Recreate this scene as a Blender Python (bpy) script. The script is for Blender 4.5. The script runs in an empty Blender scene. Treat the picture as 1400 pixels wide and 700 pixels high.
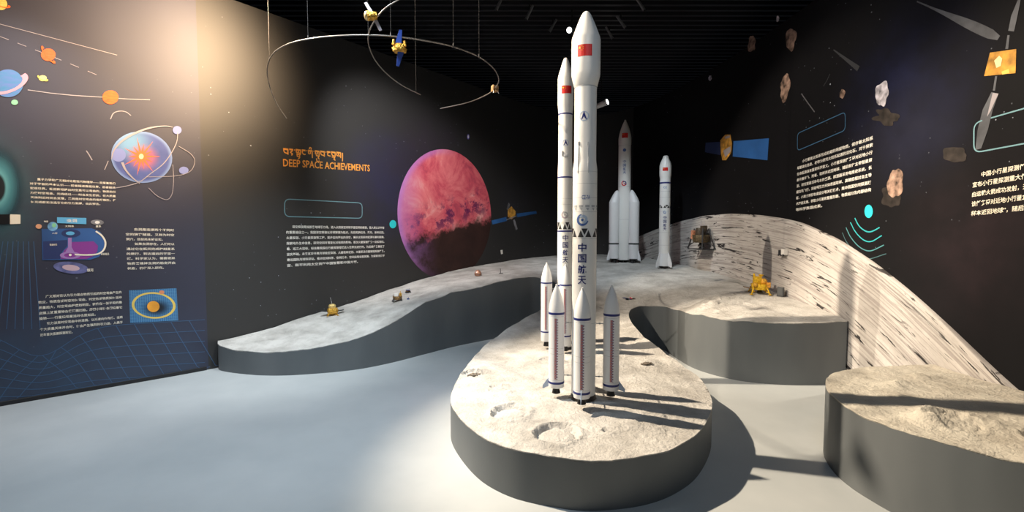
import bpy, bmesh, math, random
import numpy as np
from mathutils import Vector, Matrix, noise, geometry

random.seed(7)
S = bpy.context.scene
COL = S.collection
PI = math.pi

# ---------------------------------------------------------------- camera
F = 650.0
CZ = 1.55
PITCH = math.atan(35.0 / F)
cam_d = bpy.data.cameras.new('camera')
cam = bpy.data.objects.new('camera', cam_d)
COL.objects.link(cam)
cam.location = (0, 0, CZ)
cam.rotation_euler = (PI / 2 - PITCH, 0, 0)
cam_d.sensor_width = 36.0
cam_d.lens = 36.0 * F / 1400.0
cam_d.clip_start = 0.05
S.camera = cam


def ray(px, py):
    u = (px - 700) / F
    v = (350 - py) / F
    c, s = math.cos(PITCH), math.sin(PITCH)
    return Vector((u, c + v * s, -s + v * c))


def at_y(px, py, Y):
    d = ray(px, py)
    t = Y / d.y
    return Vector((d.x * t, Y, CZ + d.z * t))


def zf(py, Y):
    return at_y(700, py, Y).z


# ---------------------------------------------------------------- materials
MATS = {}


def mat(name, col, rough=0.5, metal=0.0, spec=0.5, var=0.0, vscale=8.0, bump=0.0, bscale=40.0, emit=None, estr=0.0):
    if name in MATS:
        return MATS[name]
    m = bpy.data.materials.new(name)
    m.use_nodes = True
    nt = m.node_tree
    b = nt.nodes['Principled BSDF']
    b.inputs['Base Color'].default_value = (*col, 1)
    b.inputs['Roughness'].default_value = rough
    b.inputs['Metallic'].default_value = metal
    b.inputs['Specular IOR Level'].default_value = spec
    tc = nt.nodes.new('ShaderNodeTexCoord')
    if var > 0:
        n = nt.nodes.new('ShaderNodeTexNoise')
        n.inputs['Scale'].default_value = vscale
        n.inputs['Detail'].default_value = 4
        nt.links.new(tc.outputs['Object'], n.inputs['Vector'])
        r = nt.nodes.new('ShaderNodeValToRGB')
        r.color_ramp.elements[0].position = 0.3
        r.color_ramp.elements[1].position = 0.7
        r.color_ramp.elements[0].color = (*[c * (1 - var) for c in col], 1)
        r.color_ramp.elements[1].color = (*[min(1, c * (1 + var)) for c in col], 1)
        nt.links.new(n.outputs['Fac'], r.inputs['Fac'])
        nt.links.new(r.outputs['Color'], b.inputs['Base Color'])
    if bump > 0:
        n2 = nt.nodes.new('ShaderNodeTexNoise')
        n2.inputs['Scale'].default_value = bscale
        n2.inputs['Detail'].default_value = 6
        nt.links.new(tc.outputs['Object'], n2.inputs['Vector'])
        bp = nt.nodes.new('ShaderNodeBump')
        bp.inputs['Strength'].default_value = bump
        bp.inputs['Distance'].default_value = 0.02
        nt.links.new(n2.outputs['Fac'], bp.inputs['Height'])
        nt.links.new(bp.outputs['Normal'], b.inputs['Normal'])
    if emit:
        b.inputs['Emission Color'].default_value = (*emit, 1)
        b.inputs['Emission Strength'].default_value = estr
    MATS[name] = m
    return m


def srgb(r, g, b):
    f = lambda c: (c / 255 / 12.92) if c / 255 <= 0.04045 else ((c / 255 + 0.055) / 1.055) ** 2.4
    return (f(r), f(g), f(b))


class NT:
    """small helper to write node maths"""

    def __init__(self, name):
        self.m = bpy.data.materials.new(name)
        self.m.use_nodes = True
        self.nt = self.m.node_tree
        self.b = self.nt.nodes['Principled BSDF']
        self.tc = self.nt.nodes.new('ShaderNodeTexCoord')

    def node(self, t):
        return self.nt.nodes.new(t)

    def link(self, a, b):
        self.nt.links.new(a, b)

    def math(self, op, a, b=None, clamp=False):
        n = self.node('ShaderNodeMath')
        n.operation = op
        n.use_clamp = clamp
        for i, v in enumerate((a, b)):
            if v is None:
                continue
            if isinstance(v, (int, float)):
                n.inputs[i].default_value = v
            else:
                self.link(v, n.inputs[i])
        return n.outputs[0]

    def noise(self, vec, scale, detail=4, rough=0.5, dist=0.0):
        n = self.node('ShaderNodeTexNoise')
        n.inputs['Scale'].default_value = scale
        n.inputs['Detail'].default_value = detail
        n.inputs['Roughness'].default_value = rough
        n.inputs['Distortion'].default_value = dist
        self.link(vec, n.inputs['Vector'])
        return n.outputs['Fac']

    def mapping(self, vec, scale=(1, 1, 1), loc=(0, 0, 0)):
        n = self.node('ShaderNodeMapping')
        n.inputs['Scale'].default_value = scale
        n.inputs['Location'].default_value = loc
        self.link(vec, n.inputs['Vector'])
        return n.outputs[0]

    def ramp(self, fac, stops):
        r = self.node('ShaderNodeValToRGB')
        e = r.color_ramp.elements
        while len(e) < len(stops):
            e.new(0.5)
        for k, (p, c) in enumerate(stops):
            e[k].position = p
            e[k].color = (*c, 1) if len(c) == 3 else c
        self.link(fac, r.inputs['Fac'])
        return r.outputs['Color']

    def mix(self, fac, a, b, mode='MIX'):
        n = self.node('ShaderNodeMix')
        n.data_type = 'RGBA'
        n.blend_type = mode
        for sock, v in ((n.inputs['Factor'], fac), (n.inputs['A'], a), (n.inputs['B'], b)):
            if isinstance(v, (int, float)):
                sock.default_value = v
            elif isinstance(v, tuple):
                sock.default_value = (*v, 1)
            else:
                self.link(v, sock)
        # colour sockets are the RGBA ones
        return n.outputs['Result']

    def mixc(self, fac, a, b, mode='MIX'):
        n = self.node('ShaderNodeMixRGB')
        n.blend_type = mode
        for sock, v in ((n.inputs[0], fac), (n.inputs[1], a), (n.inputs[2], b)):
            if isinstance(v, (int, float)):
                sock.default_value = v
            elif isinstance(v, tuple):
                sock.default_value = (*v, 1)
            else:
                self.link(v, sock)
        return n.outputs[0]

    def dist(self, vec, pt, sx=1, sy=1):
        mp = self.mapping(vec, (sx, sy, 0), (-pt[0] * sx, -pt[1] * sy, 0))
        n = self.node('ShaderNodeVectorMath')
        n.operation = 'LENGTH'
        self.link(mp, n.inputs[0])
        return n.outputs['Value']

    def smooth(self, v, a, b):
        n = self.node('ShaderNodeMapRange')
        n.interpolation_type = 'SMOOTHSTEP'
        n.inputs['From Min'].default_value = a
        n.inputs['From Max'].default_value = b
        self.link(v, n.inputs['Value'])
        return n.outputs[0]

    def bump(self, h, strength=0.5, dist=0.01):
        bp = self.node('ShaderNodeBump')
        bp.inputs['Strength'].default_value = strength
        bp.inputs['Distance'].default_value = dist
        self.link(h, bp.inputs['Height'])
        self.link(bp.outputs['Normal'], self.b.inputs['Normal'])


# ---------------------------------------------------------------- mesh builder
class MB:
    def __init__(self):
        self.v, self.f, self.m, self.uv = [], [], [], []

    def add(self, verts, faces, mi=0, uvs=None):
        o = len(self.v)
        self.v += [tuple(p) for p in verts]
        self.uv += [tuple(u) for u in uvs] if uvs else [(0, 0)] * len(verts)
        for fc in faces:
            self.f.append([i + o for i in fc])
            self.m.append(mi)

    def box(self, c, s, mi=0, rot=None):
        x, y, z = [k / 2 for k in s]
        vs = [Vector((a * x, b * y, d * z)) for d in (-1, 1) for b in (-1, 1) for a in (-1, 1)]
        if rot is not None:
            vs = [rot @ p for p in vs]
        vs = [p + Vector(c) for p in vs]
        self.add(vs, [(0, 2, 3, 1), (4, 5, 7, 6), (0, 1, 5, 4), (2, 6, 7, 3), (0, 4, 6, 2), (1, 3, 7, 5)], mi)

    def lathe(self, prof, seg=40, mi=0, c=(0, 0, 0), shear=None, cap=True):
        n = len(prof)
        vs = []
        for (r, z) in prof:
            sx, sy = shear(z) if shear else (0, 0)
            for k in range(seg):
                a = 2 * PI * k / seg
                vs.append((c[0] + sx + r * math.sin(a), c[1] + sy - r * math.cos(a), c[2] + z))
        fs = []
        for i in range(n - 1):
            for k in range(seg):
                k2 = (k + 1) % seg
                fs.append((i * seg + k, i * seg + k2, (i + 1) * seg + k2, (i + 1) * seg + k))
        if cap:
            fs.append(tuple(reversed(range(seg))))
            fs.append(tuple(range((n - 1) * seg, n * seg)))
        self.add(vs, fs, mi)

    def cyl(self, p0, p1, r0, r1=None, seg=16, mi=0):
        r1 = r0 if r1 is None else r1
        p0, p1 = Vector(p0), Vector(p1)
        d = (p1 - p0).normalized()
        a = d.orthogonal().normalized()
        b = d.cross(a)
        vs = []
        for p, r in ((p0, r0), (p1, r1)):
            for k in range(seg):
                t = 2 * PI * k / seg
                vs.append(p + (a * math.cos(t) + b * math.sin(t)) * r)
        fs = [(k, (k + 1) % seg, seg + (k + 1) % seg, seg + k) for k in range(seg)]
        fs.append(tuple(reversed(range(seg))))
        fs.append(tuple(range(seg, 2 * seg)))
        self.add(vs, fs, mi)

    def tube(self, pts, r, seg=8, mi=0, closed=False):
        pts = [Vector(p) for p in pts]
        n = len(pts)
        vs = []
        up = Vector((0.13, 0.21, 1)).normalized()
        for i, p in enumerate(pts):
            if closed:
                d = pts[(i + 1) % n] - pts[i - 1]
            else:
                d = pts[min(i + 1, n - 1)] - pts[max(i - 1, 0)]
            d.normalize()
            a = d.cross(up)
            if a.length < 1e-4:
                a = d.orthogonal()
            a.normalize()
            b = d.cross(a)
            rr = r(i / (n - 1)) if callable(r) else r
            for k in range(seg):
                t = 2 * PI * k / seg
                vs.append(p + (a * math.cos(t) + b * math.sin(t)) * rr)
        fs = []
        for i in range(n if closed else n - 1):
            j = (i + 1) % n
            for k in range(seg):
                k2 = (k + 1) % seg
                fs.append((i * seg + k, i * seg + k2, j * seg + k2, j * seg + k))
        if not closed:
            fs.append(tuple(reversed(range(seg))))
            fs.append(tuple(range((n - 1) * seg, n * seg)))
        self.add(vs, fs, mi)

    def ball(self, c, r, mi=0, seg=20, rings=12, sc=(1, 1, 1), jit=0.0, zmin=-1.0):
        vs, fs = [], []
        for i in range(rings + 1):
            ph = -PI / 2 + PI * i / rings
            for k in range(seg):
                a = 2 * PI * k / seg
                d = Vector((math.cos(ph) * math.cos(a), math.cos(ph) * math.sin(a), max(zmin, math.sin(ph))))
                j = 1 + jit * noise.noise(d * 2.3 + Vector(c) * 7)
                vs.append((c[0] + d.x * r * sc[0] * j, c[1] + d.y * r * sc[1] * j, c[2] + d.z * r * sc[2] * j))
        for i in range(rings):
            for k in range(seg):
                k2 = (k + 1) % seg
                fs.append((i * seg + k, i * seg + k2, (i + 1) * seg + k2, (i + 1) * seg + k))
        self.add(vs, fs, mi)

    def poly(self, pts, mi=0, uvs=None):
        self.add(pts, [tuple(range(len(pts)))], mi, uvs)

    def build(self, name, mats, parent=None, loc=None, smooth=True, angle=35, bevel=0.0, merge=False):
        me = bpy.data.meshes.new(name)
        me.from_pydata(self.v, [], self.f)
        if not isinstance(mats, (list, tuple)):
            mats = [mats]
        for mm in mats:
            me.materials.append(mm)
        me.polygons.foreach_set('material_index', self.m)
        ul = me.uv_layers.new(name='UVMap')
        li = np.zeros(len(me.loops), dtype=np.int32)
        me.loops.foreach_get('vertex_index', li)
        uva = np.array(self.uv, dtype=np.float32)[li]
        ul.data.foreach_set('uv', uva.ravel())
        bm = bmesh.new()
        bm.from_mesh(me)
        if merge:
            bmesh.ops.remove_doubles(bm, verts=bm.verts, dist=1e-5)
        if bevel > 0:
            es = [e for e in bm.edges if len(e.link_faces) == 2 and e.calc_face_angle(0) > 0.6]
            bmesh.ops.bevel(bm, geom=es, offset=bevel, segments=2, affect='EDGES', profile=0.5)
        bm.to_mesh(me)
        bm.free()
        me.update()
        if smooth:
            me.shade_smooth()
            me.set_sharp_from_angle(angle=math.radians(angle))
        o = bpy.data.objects.new(name, me)
        COL.objects.link(o)
        if parent is not None:
            o.parent = parent
        if loc is not None:
            o.location = loc
        return o


def tag(o, label=None, cat=None, group=None, kind=None):
    if label:
        o['label'] = label
    if cat:
        o['category'] = cat
    if group:
        o['group'] = group
    if kind:
        o['kind'] = kind
    return o


def thing(name, label, cat, loc=(0, 0, 0), rotz=0.0, group=None):
    o = bpy.data.objects.new(name, None)
    COL.objects.link(o)
    o.empty_display_size = 0.1
    o.location = loc
    o.rotation_euler = (0, 0, rotz)
    return tag(o, label, cat, group)


def catmull(pts, step=0.04, closed=False):
    P = [Vector(p) for p in pts]
    n = len(P)
    out = []
    rng = range(n if closed else n - 1)
    for i in rng:
        if closed:
            p0, p1, p2, p3 = P[i - 1], P[i], P[(i + 1) % n], P[(i + 2) % n]
        else:
            p1, p2 = P[i], P[i + 1]
            p0 = P[i - 1] if i > 0 else p1 * 2 - p2
            p3 = P[i + 2] if i + 2 < n else p2 * 2 - p1
        # centripetal-ish via plain uniform
        k = max(1, int((p2 - p1).length / step))
        for j in range(k):
            t = j / k
            out.append(0.5 * ((2 * p1) + (p2 - p0) * t + (2 * p0 - 5 * p1 + 4 * p2 - p3) * t * t
                              + (3 * p1 - p0 - 3 * p2 + p3) * t ** 3))
    if not closed:
        out.append(P[-1])
    return out


# ---------------------------------------------------------------- wall curve
WP = [(-6.3, 2.38), (-5.6, 3.05), (-4.48, 4.16), (-3.9, 4.71), (-3.35, 5.27), (-2.74, 6.05), (-2.13, 6.84),
      (-1.52, 7.63), (-.91, 8.42), (-.35, 9.14), (.12, 9.72), (.75, 10.38), (1.5, 10.85), (2.15, 10.72),
      (2.6, 10.2), (2.93, 9.3), (3.17, 8.2), (3.33, 7.0), (3.41, 5.8), (3.43, 4.6), (3.43, 3.2), (3.45, 2.0), (3.46, 0.6)]
WC = [p.copy() for p in catmull([Vector((a, b, 0)) for a, b in WP], 0.03)]
WS = [0.0]
for a, b in zip(WC[:-1], WC[1:]):
    WS.append(WS[-1] + (b - a).length)
WSA = np.array(WS)
WX = np.array([p.x for p in WC])
WY = np.array([p.y for p in WC])


def wall_xy(s):
    return float(np.interp(s, WSA, WX)), float(np.interp(s, WSA, WY))


def wall_n(s):
    x0, y0 = wall_xy(s - 0.05)
    x1, y1 = wall_xy(s + 0.05)
    d = Vector((x1 - x0, y1 - y0, 0)).normalized()
    return Vector((d.y, -d.x, 0))


def W(s, z, off=0.0):
    x, y = wall_xy(s)
    return Vector((x, y, z)) + wall_n(s) * off


def wall_uv(px, py):
    d = ray(px, py)
    # crossing of plan ray (0,0)->(d.x,d.y)
    cr = WX * d.y - WY * d.x
    best = None
    idx = np.where(np.sign(cr[:-1]) != np.sign(cr[1:]))[0]
    for i in idx:
        t = cr[i] / (cr[i] - cr[i + 1])
        x = WX[i] + t * (WX[i + 1] - WX[i])
        y = WY[i] + t * (WY[i + 1] - WY[i])
        k = (x * d.x + y * d.y) / (d.x ** 2 + d.y ** 2)
        if k > 0 and (best is None or k < best[0]):
            best = (k, WS[i] + t * (WS[i + 1] - WS[i]), CZ + d.z * k)
    return best[1], best[2]


S_SEAM = wall_uv(278, 300)[0]
S_CORNER = wall_uv(865, 250)[0]
WALL_H = 4.15


def wall_mesh(name, s0, s1, m, h=WALL_H):
    mb = MB()
    n = max(2, int((s1 - s0) / 0.08))
    vs, uvs = [], []
    for off in (0.0, -0.1):
        for i in range(n + 1):
            s = s0 + (s1 - s0) * i / n
            for z in (0.0, h):
                vs.append(W(s, z, off))
                uvs.append((s, z))
    fs = []
    k = 2 * (n + 1)
    for i in range(n):
        a = 2 * i
        fs.append((a, a + 2, a + 3, a + 1))
        fs.append((k + a, k + a + 1, k + a + 3, k + a + 2))
        fs.append((a + 1, a + 3, k + a + 3, k + a + 1))
        fs.append((a, k + a, k + a + 2, a + 2))
    fs.append((0, 1, k + 1, k))
    e = 2 * n
    fs.append((e, k + e, k + e + 1, e + 1))
    mb.add(vs, fs, 0, uvs)
    o = mb.build(name, m, angle=40)
    return tag(o, kind='structure')


def star_layer(N, uv, scale, thr, dens):
    v = N.node('ShaderNodeTexVoronoi')
    v.inputs['Scale'].default_value = scale
    N.link(uv, v.inputs['Vector'])
    near = N.math('LESS_THAN', v.outputs['Distance'], thr)
    sep = N.node('ShaderNodeSeparateColor')
    N.link(v.outputs['Color'], sep.inputs[0])
    some = N.math('LESS_THAN', sep.outputs[0], dens)
    br = N.math('MULTIPLY', N.math('MULTIPLY', near, some), sep.outputs[1])
    return br


def wall_material(name, base, glows, star=1.0, spec=0.35, rough=0.5):
    N = NT(name)
    uv = N.tc.outputs['UV']
    n1 = N.noise(uv, 1.3, 5, 0.6)
    col = N.mixc(N.math('MULTIPLY', n1, 1.0), tuple(c * 0.7 for c in base), tuple(c * 1.25 for c in base))
    for (pt, r, c, sx, sy) in glows:
        d = N.dist(uv, pt, sx, sy)
        k = N.smooth(d, r, 0.0)
        nz = N.math('MULTIPLY', N.noise(N.mapping(uv, (1, 1, 1), (pt[0] * 3, pt[1], 0)), 2.2, 6, 0.65), 1.6)
        k = N.math('MULTIPLY', k, N.math('POWER', nz, 2.0), True)
        col = N.mixc(k, col, c)
    if star > 0:
        st = N.math('ADD', star_layer(N, uv, 17, 0.085, 0.30), star_layer(N, uv, 7, 0.055, 0.35))
        st = N.math('MULTIPLY', st, N.math('MULTIPLY', N.smooth(N.noise(N.mapping(uv, (1, 1, 1), (4, 7, 0)), 0.8, 2), 0.42, 0.62), star), True)
        col = N.mixc(st, col, (0.5, 0.55, 0.65))
    N.link(col, N.b.inputs['Base Color'])
    N.b.inputs['Roughness'].default_value = rough
    N.b.inputs['Specular IOR Level'].default_value = spec
    return N.m


m_wl = wall_material('navy_mural_print', (0.009, 0.010, 0.034),
                     [(wall_uv(-16, 275), 0.6, (0.015, 0.10, 0.12), 1.3, .7),
                      (wall_uv(60, 520), 1.2, (0.012, 0.04, 0.09), 0.6, 1.4)], star=0.25, spec=0.95, rough=0.65)
m_wb = wall_material('space_mural_print', (0.0065, 0.0058, 0.0062),
                     [(wall_uv(525, 265), .95, (0.007, 0.006, 0.045), 1.0, 0.8),
                      (wall_uv(535, 235), 0.8, (0.008, 0.006, 0.035), 0.8, 1.0),
                      (wall_uv(590, 225), 1.15, (0.012, 0.003, 0.018), 0.9, 1.0),
                      (wall_uv(705, 280), 0.7, (0.012, 0.012, 0.022), 1.0, 1.0)], star=0.9, spec=0.95, rough=0.65)
m_wr = wall_material('asteroid_mural_print', (0.0075, 0.0075, 0.009),
                     [(wall_uv(1230, 130), 1.0, (0.012, 0.014, 0.04), 1.0, 1.0),
                      (wall_uv(1250, 180), 0.7, (0.014, 0.015, 0.028), 1.0, 1.0),
                      (wall_uv(1330, 330), 0.9, (0.02, 0.014, 0.017), 1.0, 1.0)], star=0.9, spec=0.1, rough=0.7)

wall_left = wall_mesh('wall_left', 0.0, S_SEAM, m_wl)
wall_back = wall_mesh('wall_back', S_SEAM, S_CORNER, m_wb)
wall_right = wall_mesh('wall_right', S_CORNER, WS[-1], m_wr)

# baseboard along the navy wall
mb = MB()
mb2 = []
n = 60
for i in range(n + 1):
    s = 0.05 + (S_SEAM - 0.02 - 0.05) * i / n
    mb2.append(s)
vs, fs = [], []
for i, s in enumerate(mb2):
    for off, z in ((0.001, 0.0), (0.012, 0.0), (0.012, 0.035), (0.001, 0.04)):
        vs.append(W(s, z, off))
for i in range(n):
    for k in range(4):
        k2 = (k + 1) % 4
        fs.append((4 * i + k, 4 * i + k2, 4 * i + 4 + k2, 4 * i + 4 + k))
fs.append((0, 1, 2, 3))
fs.append((4 * n + 3, 4 * n + 2, 4 * n + 1, 4 * n))
mb.add(vs, fs)
tag(mb.build('baseboard_left', mat('black_trim', (0.012, 0.012, 0.014), 0.5)), kind='structure')

# ---------------------------------------------------------------- floor
N = NT('floor_resin')
p = N.tc.outputs['Object']
c1 = N.ramp(N.noise(p, 0.9, 5, 0.6), [(0.3, (0.40, 0.43, 0.445)), (0.7, (0.50, 0.525, 0.535))])
N.link(c1, N.b.inputs['Base Color'])
N.link(N.ramp(N.noise(N.mapping(p, (1, 1, 1), (5, 1, 0)), 2.5, 4), [(0.3, (0.32,) * 3), (0.7, (0.45,) * 3)]), N.b.inputs['Roughness'])
N.b.inputs['Specular IOR Level'].default_value = 0.45
N.bump(N.noise(p, 6, 3), 0.05, 0.02)
mb = MB()
mb.box((-1.0, 5.25, -0.05), (13, 13.5, 0.1))
tag(mb.build('floor', N.m, smooth=False), kind='structure')

# ---------------------------------------------------------------- ceiling: black slats
CE = 4.85
mb = MB()
CY0 = 6.2
mb.box((-0.6, (CY0 + 14.8) / 2, CE + 0.25), (13, 14.8 - CY0, 0.06), 1)
y = CY0 + .1
while y < 14.6:
    mb.box((-0.6, y, CE + 0.05), (13, 0.05, 0.12), 0)
    y += 0.17
for x in (-5, -3.4, -1.8, -0.2, 1.4, 3.0, 4.6):
    mb.box((x, (CY0 + 14.8) / 2, CE + 0.165), (0.05, 14.6 - CY0, 0.11), 0)
tag(mb.build('ceiling', [mat('slat_black', (0.022, 0.022, 0.026), 0.4, 0, 0.5), mat('void_black', (0.006, 0.006, 0.007), 0.9)], smooth=False),
    kind='structure')

RAIL_Z = 6.6
# thin rails that carry the ring wires
for k, (xa, ya, xb, yb) in enumerate(((-2.6, 4.52, 0.2, 4.52), (-2.6, 4.0, 0.2, 4.0), (-1.0, 3.4, -1.0, 6.3), (0.1, 3.4, 0.1, 6.3))):
    mb = MB()
    mb.box(((xa + xb) / 2, (ya + yb) / 2, RAIL_Z + (.0 if k < 2 else .03)), (abs(xb - xa) + .03, abs(yb - ya) + .03, .03))
    tag(mb.build('trim_%d' % (k + 1), mat('rail_black', (.02, .02, .02), .5), smooth=False), kind='structure')

# ---------------------------------------------------------------- terrain height field
HP = [(-3.33, 5.27, .30), (-3.0, 5.09, .25), (-2.65, 5.01, .25), (-2.3, 5.03, .265), (-1.8, 5.19, .33), (-1.45, 5.46, .45),
      (-1.08, 5.9, .655), (-.8, 6.24, .74), (-.2, 6.78, .82), (.1, 6.98, .85), (.35, 7.1, .85), (.6, 7.05, .80), (.72, 6.85, .71),
      (.68, 6.65, .63), (.52, 6.4, .56), (.33, 6.15, .48), (.09, 5.84, .41), (-.166, 5.39, .34), (-.336, 4.86, .30), (-.43, 4.34, .28),
      (-.47, 3.8, .28), (-.44, 3.4, .275), (-.24, 2.94, .28), (-.025, 2.7, .29), (.22, 2.59, .285), (.44, 2.55, .28), (.73, 2.6, .28),
      (.97, 2.73, .28), (1.2, 2.96, .28), (1.45, 3.38, .285), (1.58, 3.85, .29), (1.58, 4.28, .30), (1.52, 4.61, .33), (1.42, 5.08, .40),
      (1.4, 5.5, .47), (1.45, 5.85, .53), (1.60, 6.12, .545), (1.80, 6.2, .555), (1.98, 6.06, .575), (2.0, 5.6, .60), (2.08, 5.18, .625), (2.35, 4.8, .63),
      (2.8, 4.68, .63), (3.36, 4.74, .64), (.52, 3.42, .33), (.5, 2.95, .30), (.1, 3.3, .29), (1.1, 3.3, .30), (.5, 4.2, .33),
      (.56, 5.1, .34), (1.0, 4.6, .34), (1.0, 5.6, .45), (1.1, 6.2, .56), (1.1, 6.8, .68), (1.2, 7.6, .82), (2.1, 9.0, .95), (2.6, 8.1, .90),
      (3.1, 6.0, .75), (3.3, 7.4, .87), (2.2, 6.2, .68), (2.6, 5.4, .67), (2.0, 7.2, .82), (.5, 9.0, .93), (.1, 9.6, .955), (1.5, 10.7, 1.0),
      (2.5, 10.1, 1.0), (-.3, 9.1, .92), (-1.2, 8.0, .81), (-2.1, 6.8, .56), (-2.7, 6.05, .42), (-.5, 7.6, .85), (-1.3, 6.6, .66),
      (-2.2, 5.8, .40)]
HA = np.array(HP)
Dm = np.sqrt(((HA[:, None, :2] - HA[None, :, :2]) ** 2).sum(-1))
A = np.zeros((len(HA) + 1, len(HA) + 1))
A[:-1, :-1] = Dm
A[:-1, -1] = 1
A[-1, :-1] = 1
HW = np.linalg.solve(A, np.append(HA[:, 2], 0))


def H0(x, y):
    d = np.hypot(HA[:, 0] - x, HA[:, 1] - y)
    return float(d @ HW[:-1] + HW[-1])


CRATERS = [(-.015, 3.22, .135, 1.0), (.275, 2.87, .14, 1.0), (.41, 4.42, .17, .8), (-.36, 4.12, .085, .9), (.30, 5.45, .12, .7),
           (.60, 2.92, .035, .7), (-.12, 3.72, .07, .5), (1.30, 4.35, .06, .6), (1.0, 2.9, .05, .4), (2.55, 5.35, .25, .35), (-2.0, 5.6, .13, .5),
           (-2.75, 5.5, .16, .5), (-1.2, 6.5, .12, .5), (2.1, 7.4, .18, .4), (1.25, 5.0, .09, .4), (.9, 3.05, .08, .3)]
BUMPS = [(-.1, 3.95, .05, .012), (-.06, 3.78, .04, .016), (-.02, 3.62, .035, .014), (-.33, 4.2, .07, .02), (1.33, 4.42, .05, .02), (1.22, 4.4, .03, .015), (2.35, 5.55, .14, .045),
         (2.5, 5.75, .2, .04), (2.75, 5.9, .2, .03), (.34, 5.55, .09, .02), (1.42, 3.0, .1, -.01)]
FLAT = [(.521, 3.42, .34), (.54, 4.87, .30), (2.11, 9.0, .5), (2.6, 8.1, .3)]


def Hd(x, y, craters, bumps, amp=1.0):
    v = Vector((x, y, 0.0))
    h = noise.fractal(v * 2.2, 1.0, 2.0, 4) * 0.010 * amp
    h += noise.fractal(v * 11 + Vector((3, 1, 5)), 0.9, 2.1, 3) * 0.0035 * amp
    h += noise.ridged_multi_fractal(v * 4.0 + Vector((7, 2, 1)), 1.0, 2.0, 3, 1.0, 2.0) * 0.003 * amp
    for (cx, cy, r, k) in craters:
        d = math.hypot(x - cx, y - cy) / r * (1 + .10 * noise.noise(Vector((x * 9, y * 9, cx))))
        if d < 1.9:
            h += 1.35 * k * (0.013 * math.exp(-((d - 1.06) / .16) ** 2) - 0.017 * math.exp(-((d - .86) / .10) ** 2))
            if d < .9:
                h += k * (-0.010 + 0.012 * (1 - d / .9))
    for (cx, cy, r, a) in bumps:
        d = math.hypot(x - cx, y - cy) / r
        if d < 2.5:
            h += a * math.exp(-d * d) * (1 + .8 * noise.noise(Vector((x * 25, y * 25, 0))))
    return h


def H(x, y):
    h = H0(x, y)
    w = 1.0
    hb = 0
    for (cx, cy, r) in FLAT:
        d = math.hypot(x - cx, y - cy)
        if d < r:
            t = max(0, min(1, (d - r * .55) / (r * .45)))
            w = min(w, 0.15 + 0.85 * t)
    return h + Hd(x, y, CRATERS, BUMPS) * w


def inside(poly, x, y):
    c = False
    j = len(poly) - 1
    for i in range(len(poly)):
        xi, yi = poly[i]
        xj, yj = poly[j]
        if (yi > y) != (yj > y) and x < (xj - xi) * (y - yi) / (yj - yi) + xi:
            c = not c
        j = i
    return c


def terrain_platform(root, outline, hfun, fine, m_top, m_side, side_name='side_panel'):
    """outline: closed list of (x,y) counter-clockwise or not"""
    ol = [Vector((p[0], p[1])) for p in outline]
    pts = list(ol)
    ne = len(ol)
    edges = [(i, (i + 1) % ne) for i in range(ne)]
    ox = np.array([p.x for p in ol])
    oy = np.array([p.y for p in ol])
    poly = [(p.x, p.y) for p in ol]
    x0, x1, y0, y1 = ox.min(), ox.max(), oy.min(), oy.max()
    seen = set()
    y = y0
    while y < y1:
        st = fine(y)
        x = x0
        while x < x1:
            xx = x + random.uniform(-.3, .3) * st
            yy = y + random.uniform(-.3, .3) * st
            if inside(poly, xx, yy) and np.min((ox - xx) ** 2 + (oy - yy) ** 2) > (st * .55) ** 2:
                pts.append(Vector((xx, yy)))
            x += st
        y += st
    r = geometry.delaunay_2d_cdt(pts, edges, [], 1, 1e-5)
    mb = MB()
    vs = [(p.x, p.y, hfun(p.x, p.y)) for p in r[0]]
    # round the rim slightly
    mb.add(vs, [tuple(f) for f in r[2]], 0)
    # thin plaster lip
    vs2, fs2 = [], []
    cen = None
    for i, p in enumerate(ol):
        h = hfun(p.x, p.y)
        lip = 0.010 + 0.006 * noise.noise(Vector((p.x * 6, p.y * 6, 2)))
        vs2 += [(p.x, p.y, h), (p.x, p.y, h - lip)]
    for i in range(ne):
        j = (i + 1) % ne
        fs2.append((2 * i, 2 * i + 1, 2 * j + 1, 2 * j))
    mb.add(vs2, fs2, 0)
    o = mb.build('moon_surface', m_top, root, angle=60, merge=True)
    # side panel
    mb = MB()
    vs3, fs3 = [], []
    for i, p in enumerate(ol):
        h = hfun(p.x, p.y)
        a, b = ol[i - 1], ol[(i + 1) % ne]
        t = (b - a).normalized()
        vs3 += [(p.x, p.y, h - 0.006), (p.x, p.y, 0.0)]
    for i in range(ne):
        j = (i + 1) % ne
        fs3.append((2 * i, 2 * i + 1, 2 * j + 1, 2 * j))
    mb.add(vs3, fs3, 0)
    s = mb.build(side_name, m_side, root, angle=50)
    for ob in (o, s):
        bm = bmesh.new()
        bm.from_mesh(ob.data)
        bmesh.ops.recalc_face_normals(bm, faces=bm.faces)
        bm.to_mesh(ob.data)
        bm.free()
    return o, s


# moon plaster
def plaster(name, c0, c1, bstr=0.5):
    N = NT(name)
    p = N.tc.outputs['Object']
    a = N.noise(p, 3.5, 8, 0.65)
    b = N.noise(N.mapping(p, (1, 1, 1), (3, 3, 3)), 28, 5, 0.6)
    col = N.ramp(a, [(0.3, c0), (0.62, c1)])
    col = N.mixc(N.smooth(b, 0.66, 0.8), col, tuple(c * .7 for c in c0))
    N.link(col, N.b.inputs['Base Color'])
    N.b.inputs['Roughness'].default_value = 0.9
    N.b.inputs['Specular IOR Level'].default_value = 0.2
    hsum = N.math('ADD', N.noise(p, 45, 6, 0.6), N.math('MULTIPLY', N.noise(p, 14, 5, 0.7, 0.6), 1.5))
    N.bump(hsum, bstr, 0.012)
    return N.m


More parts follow.
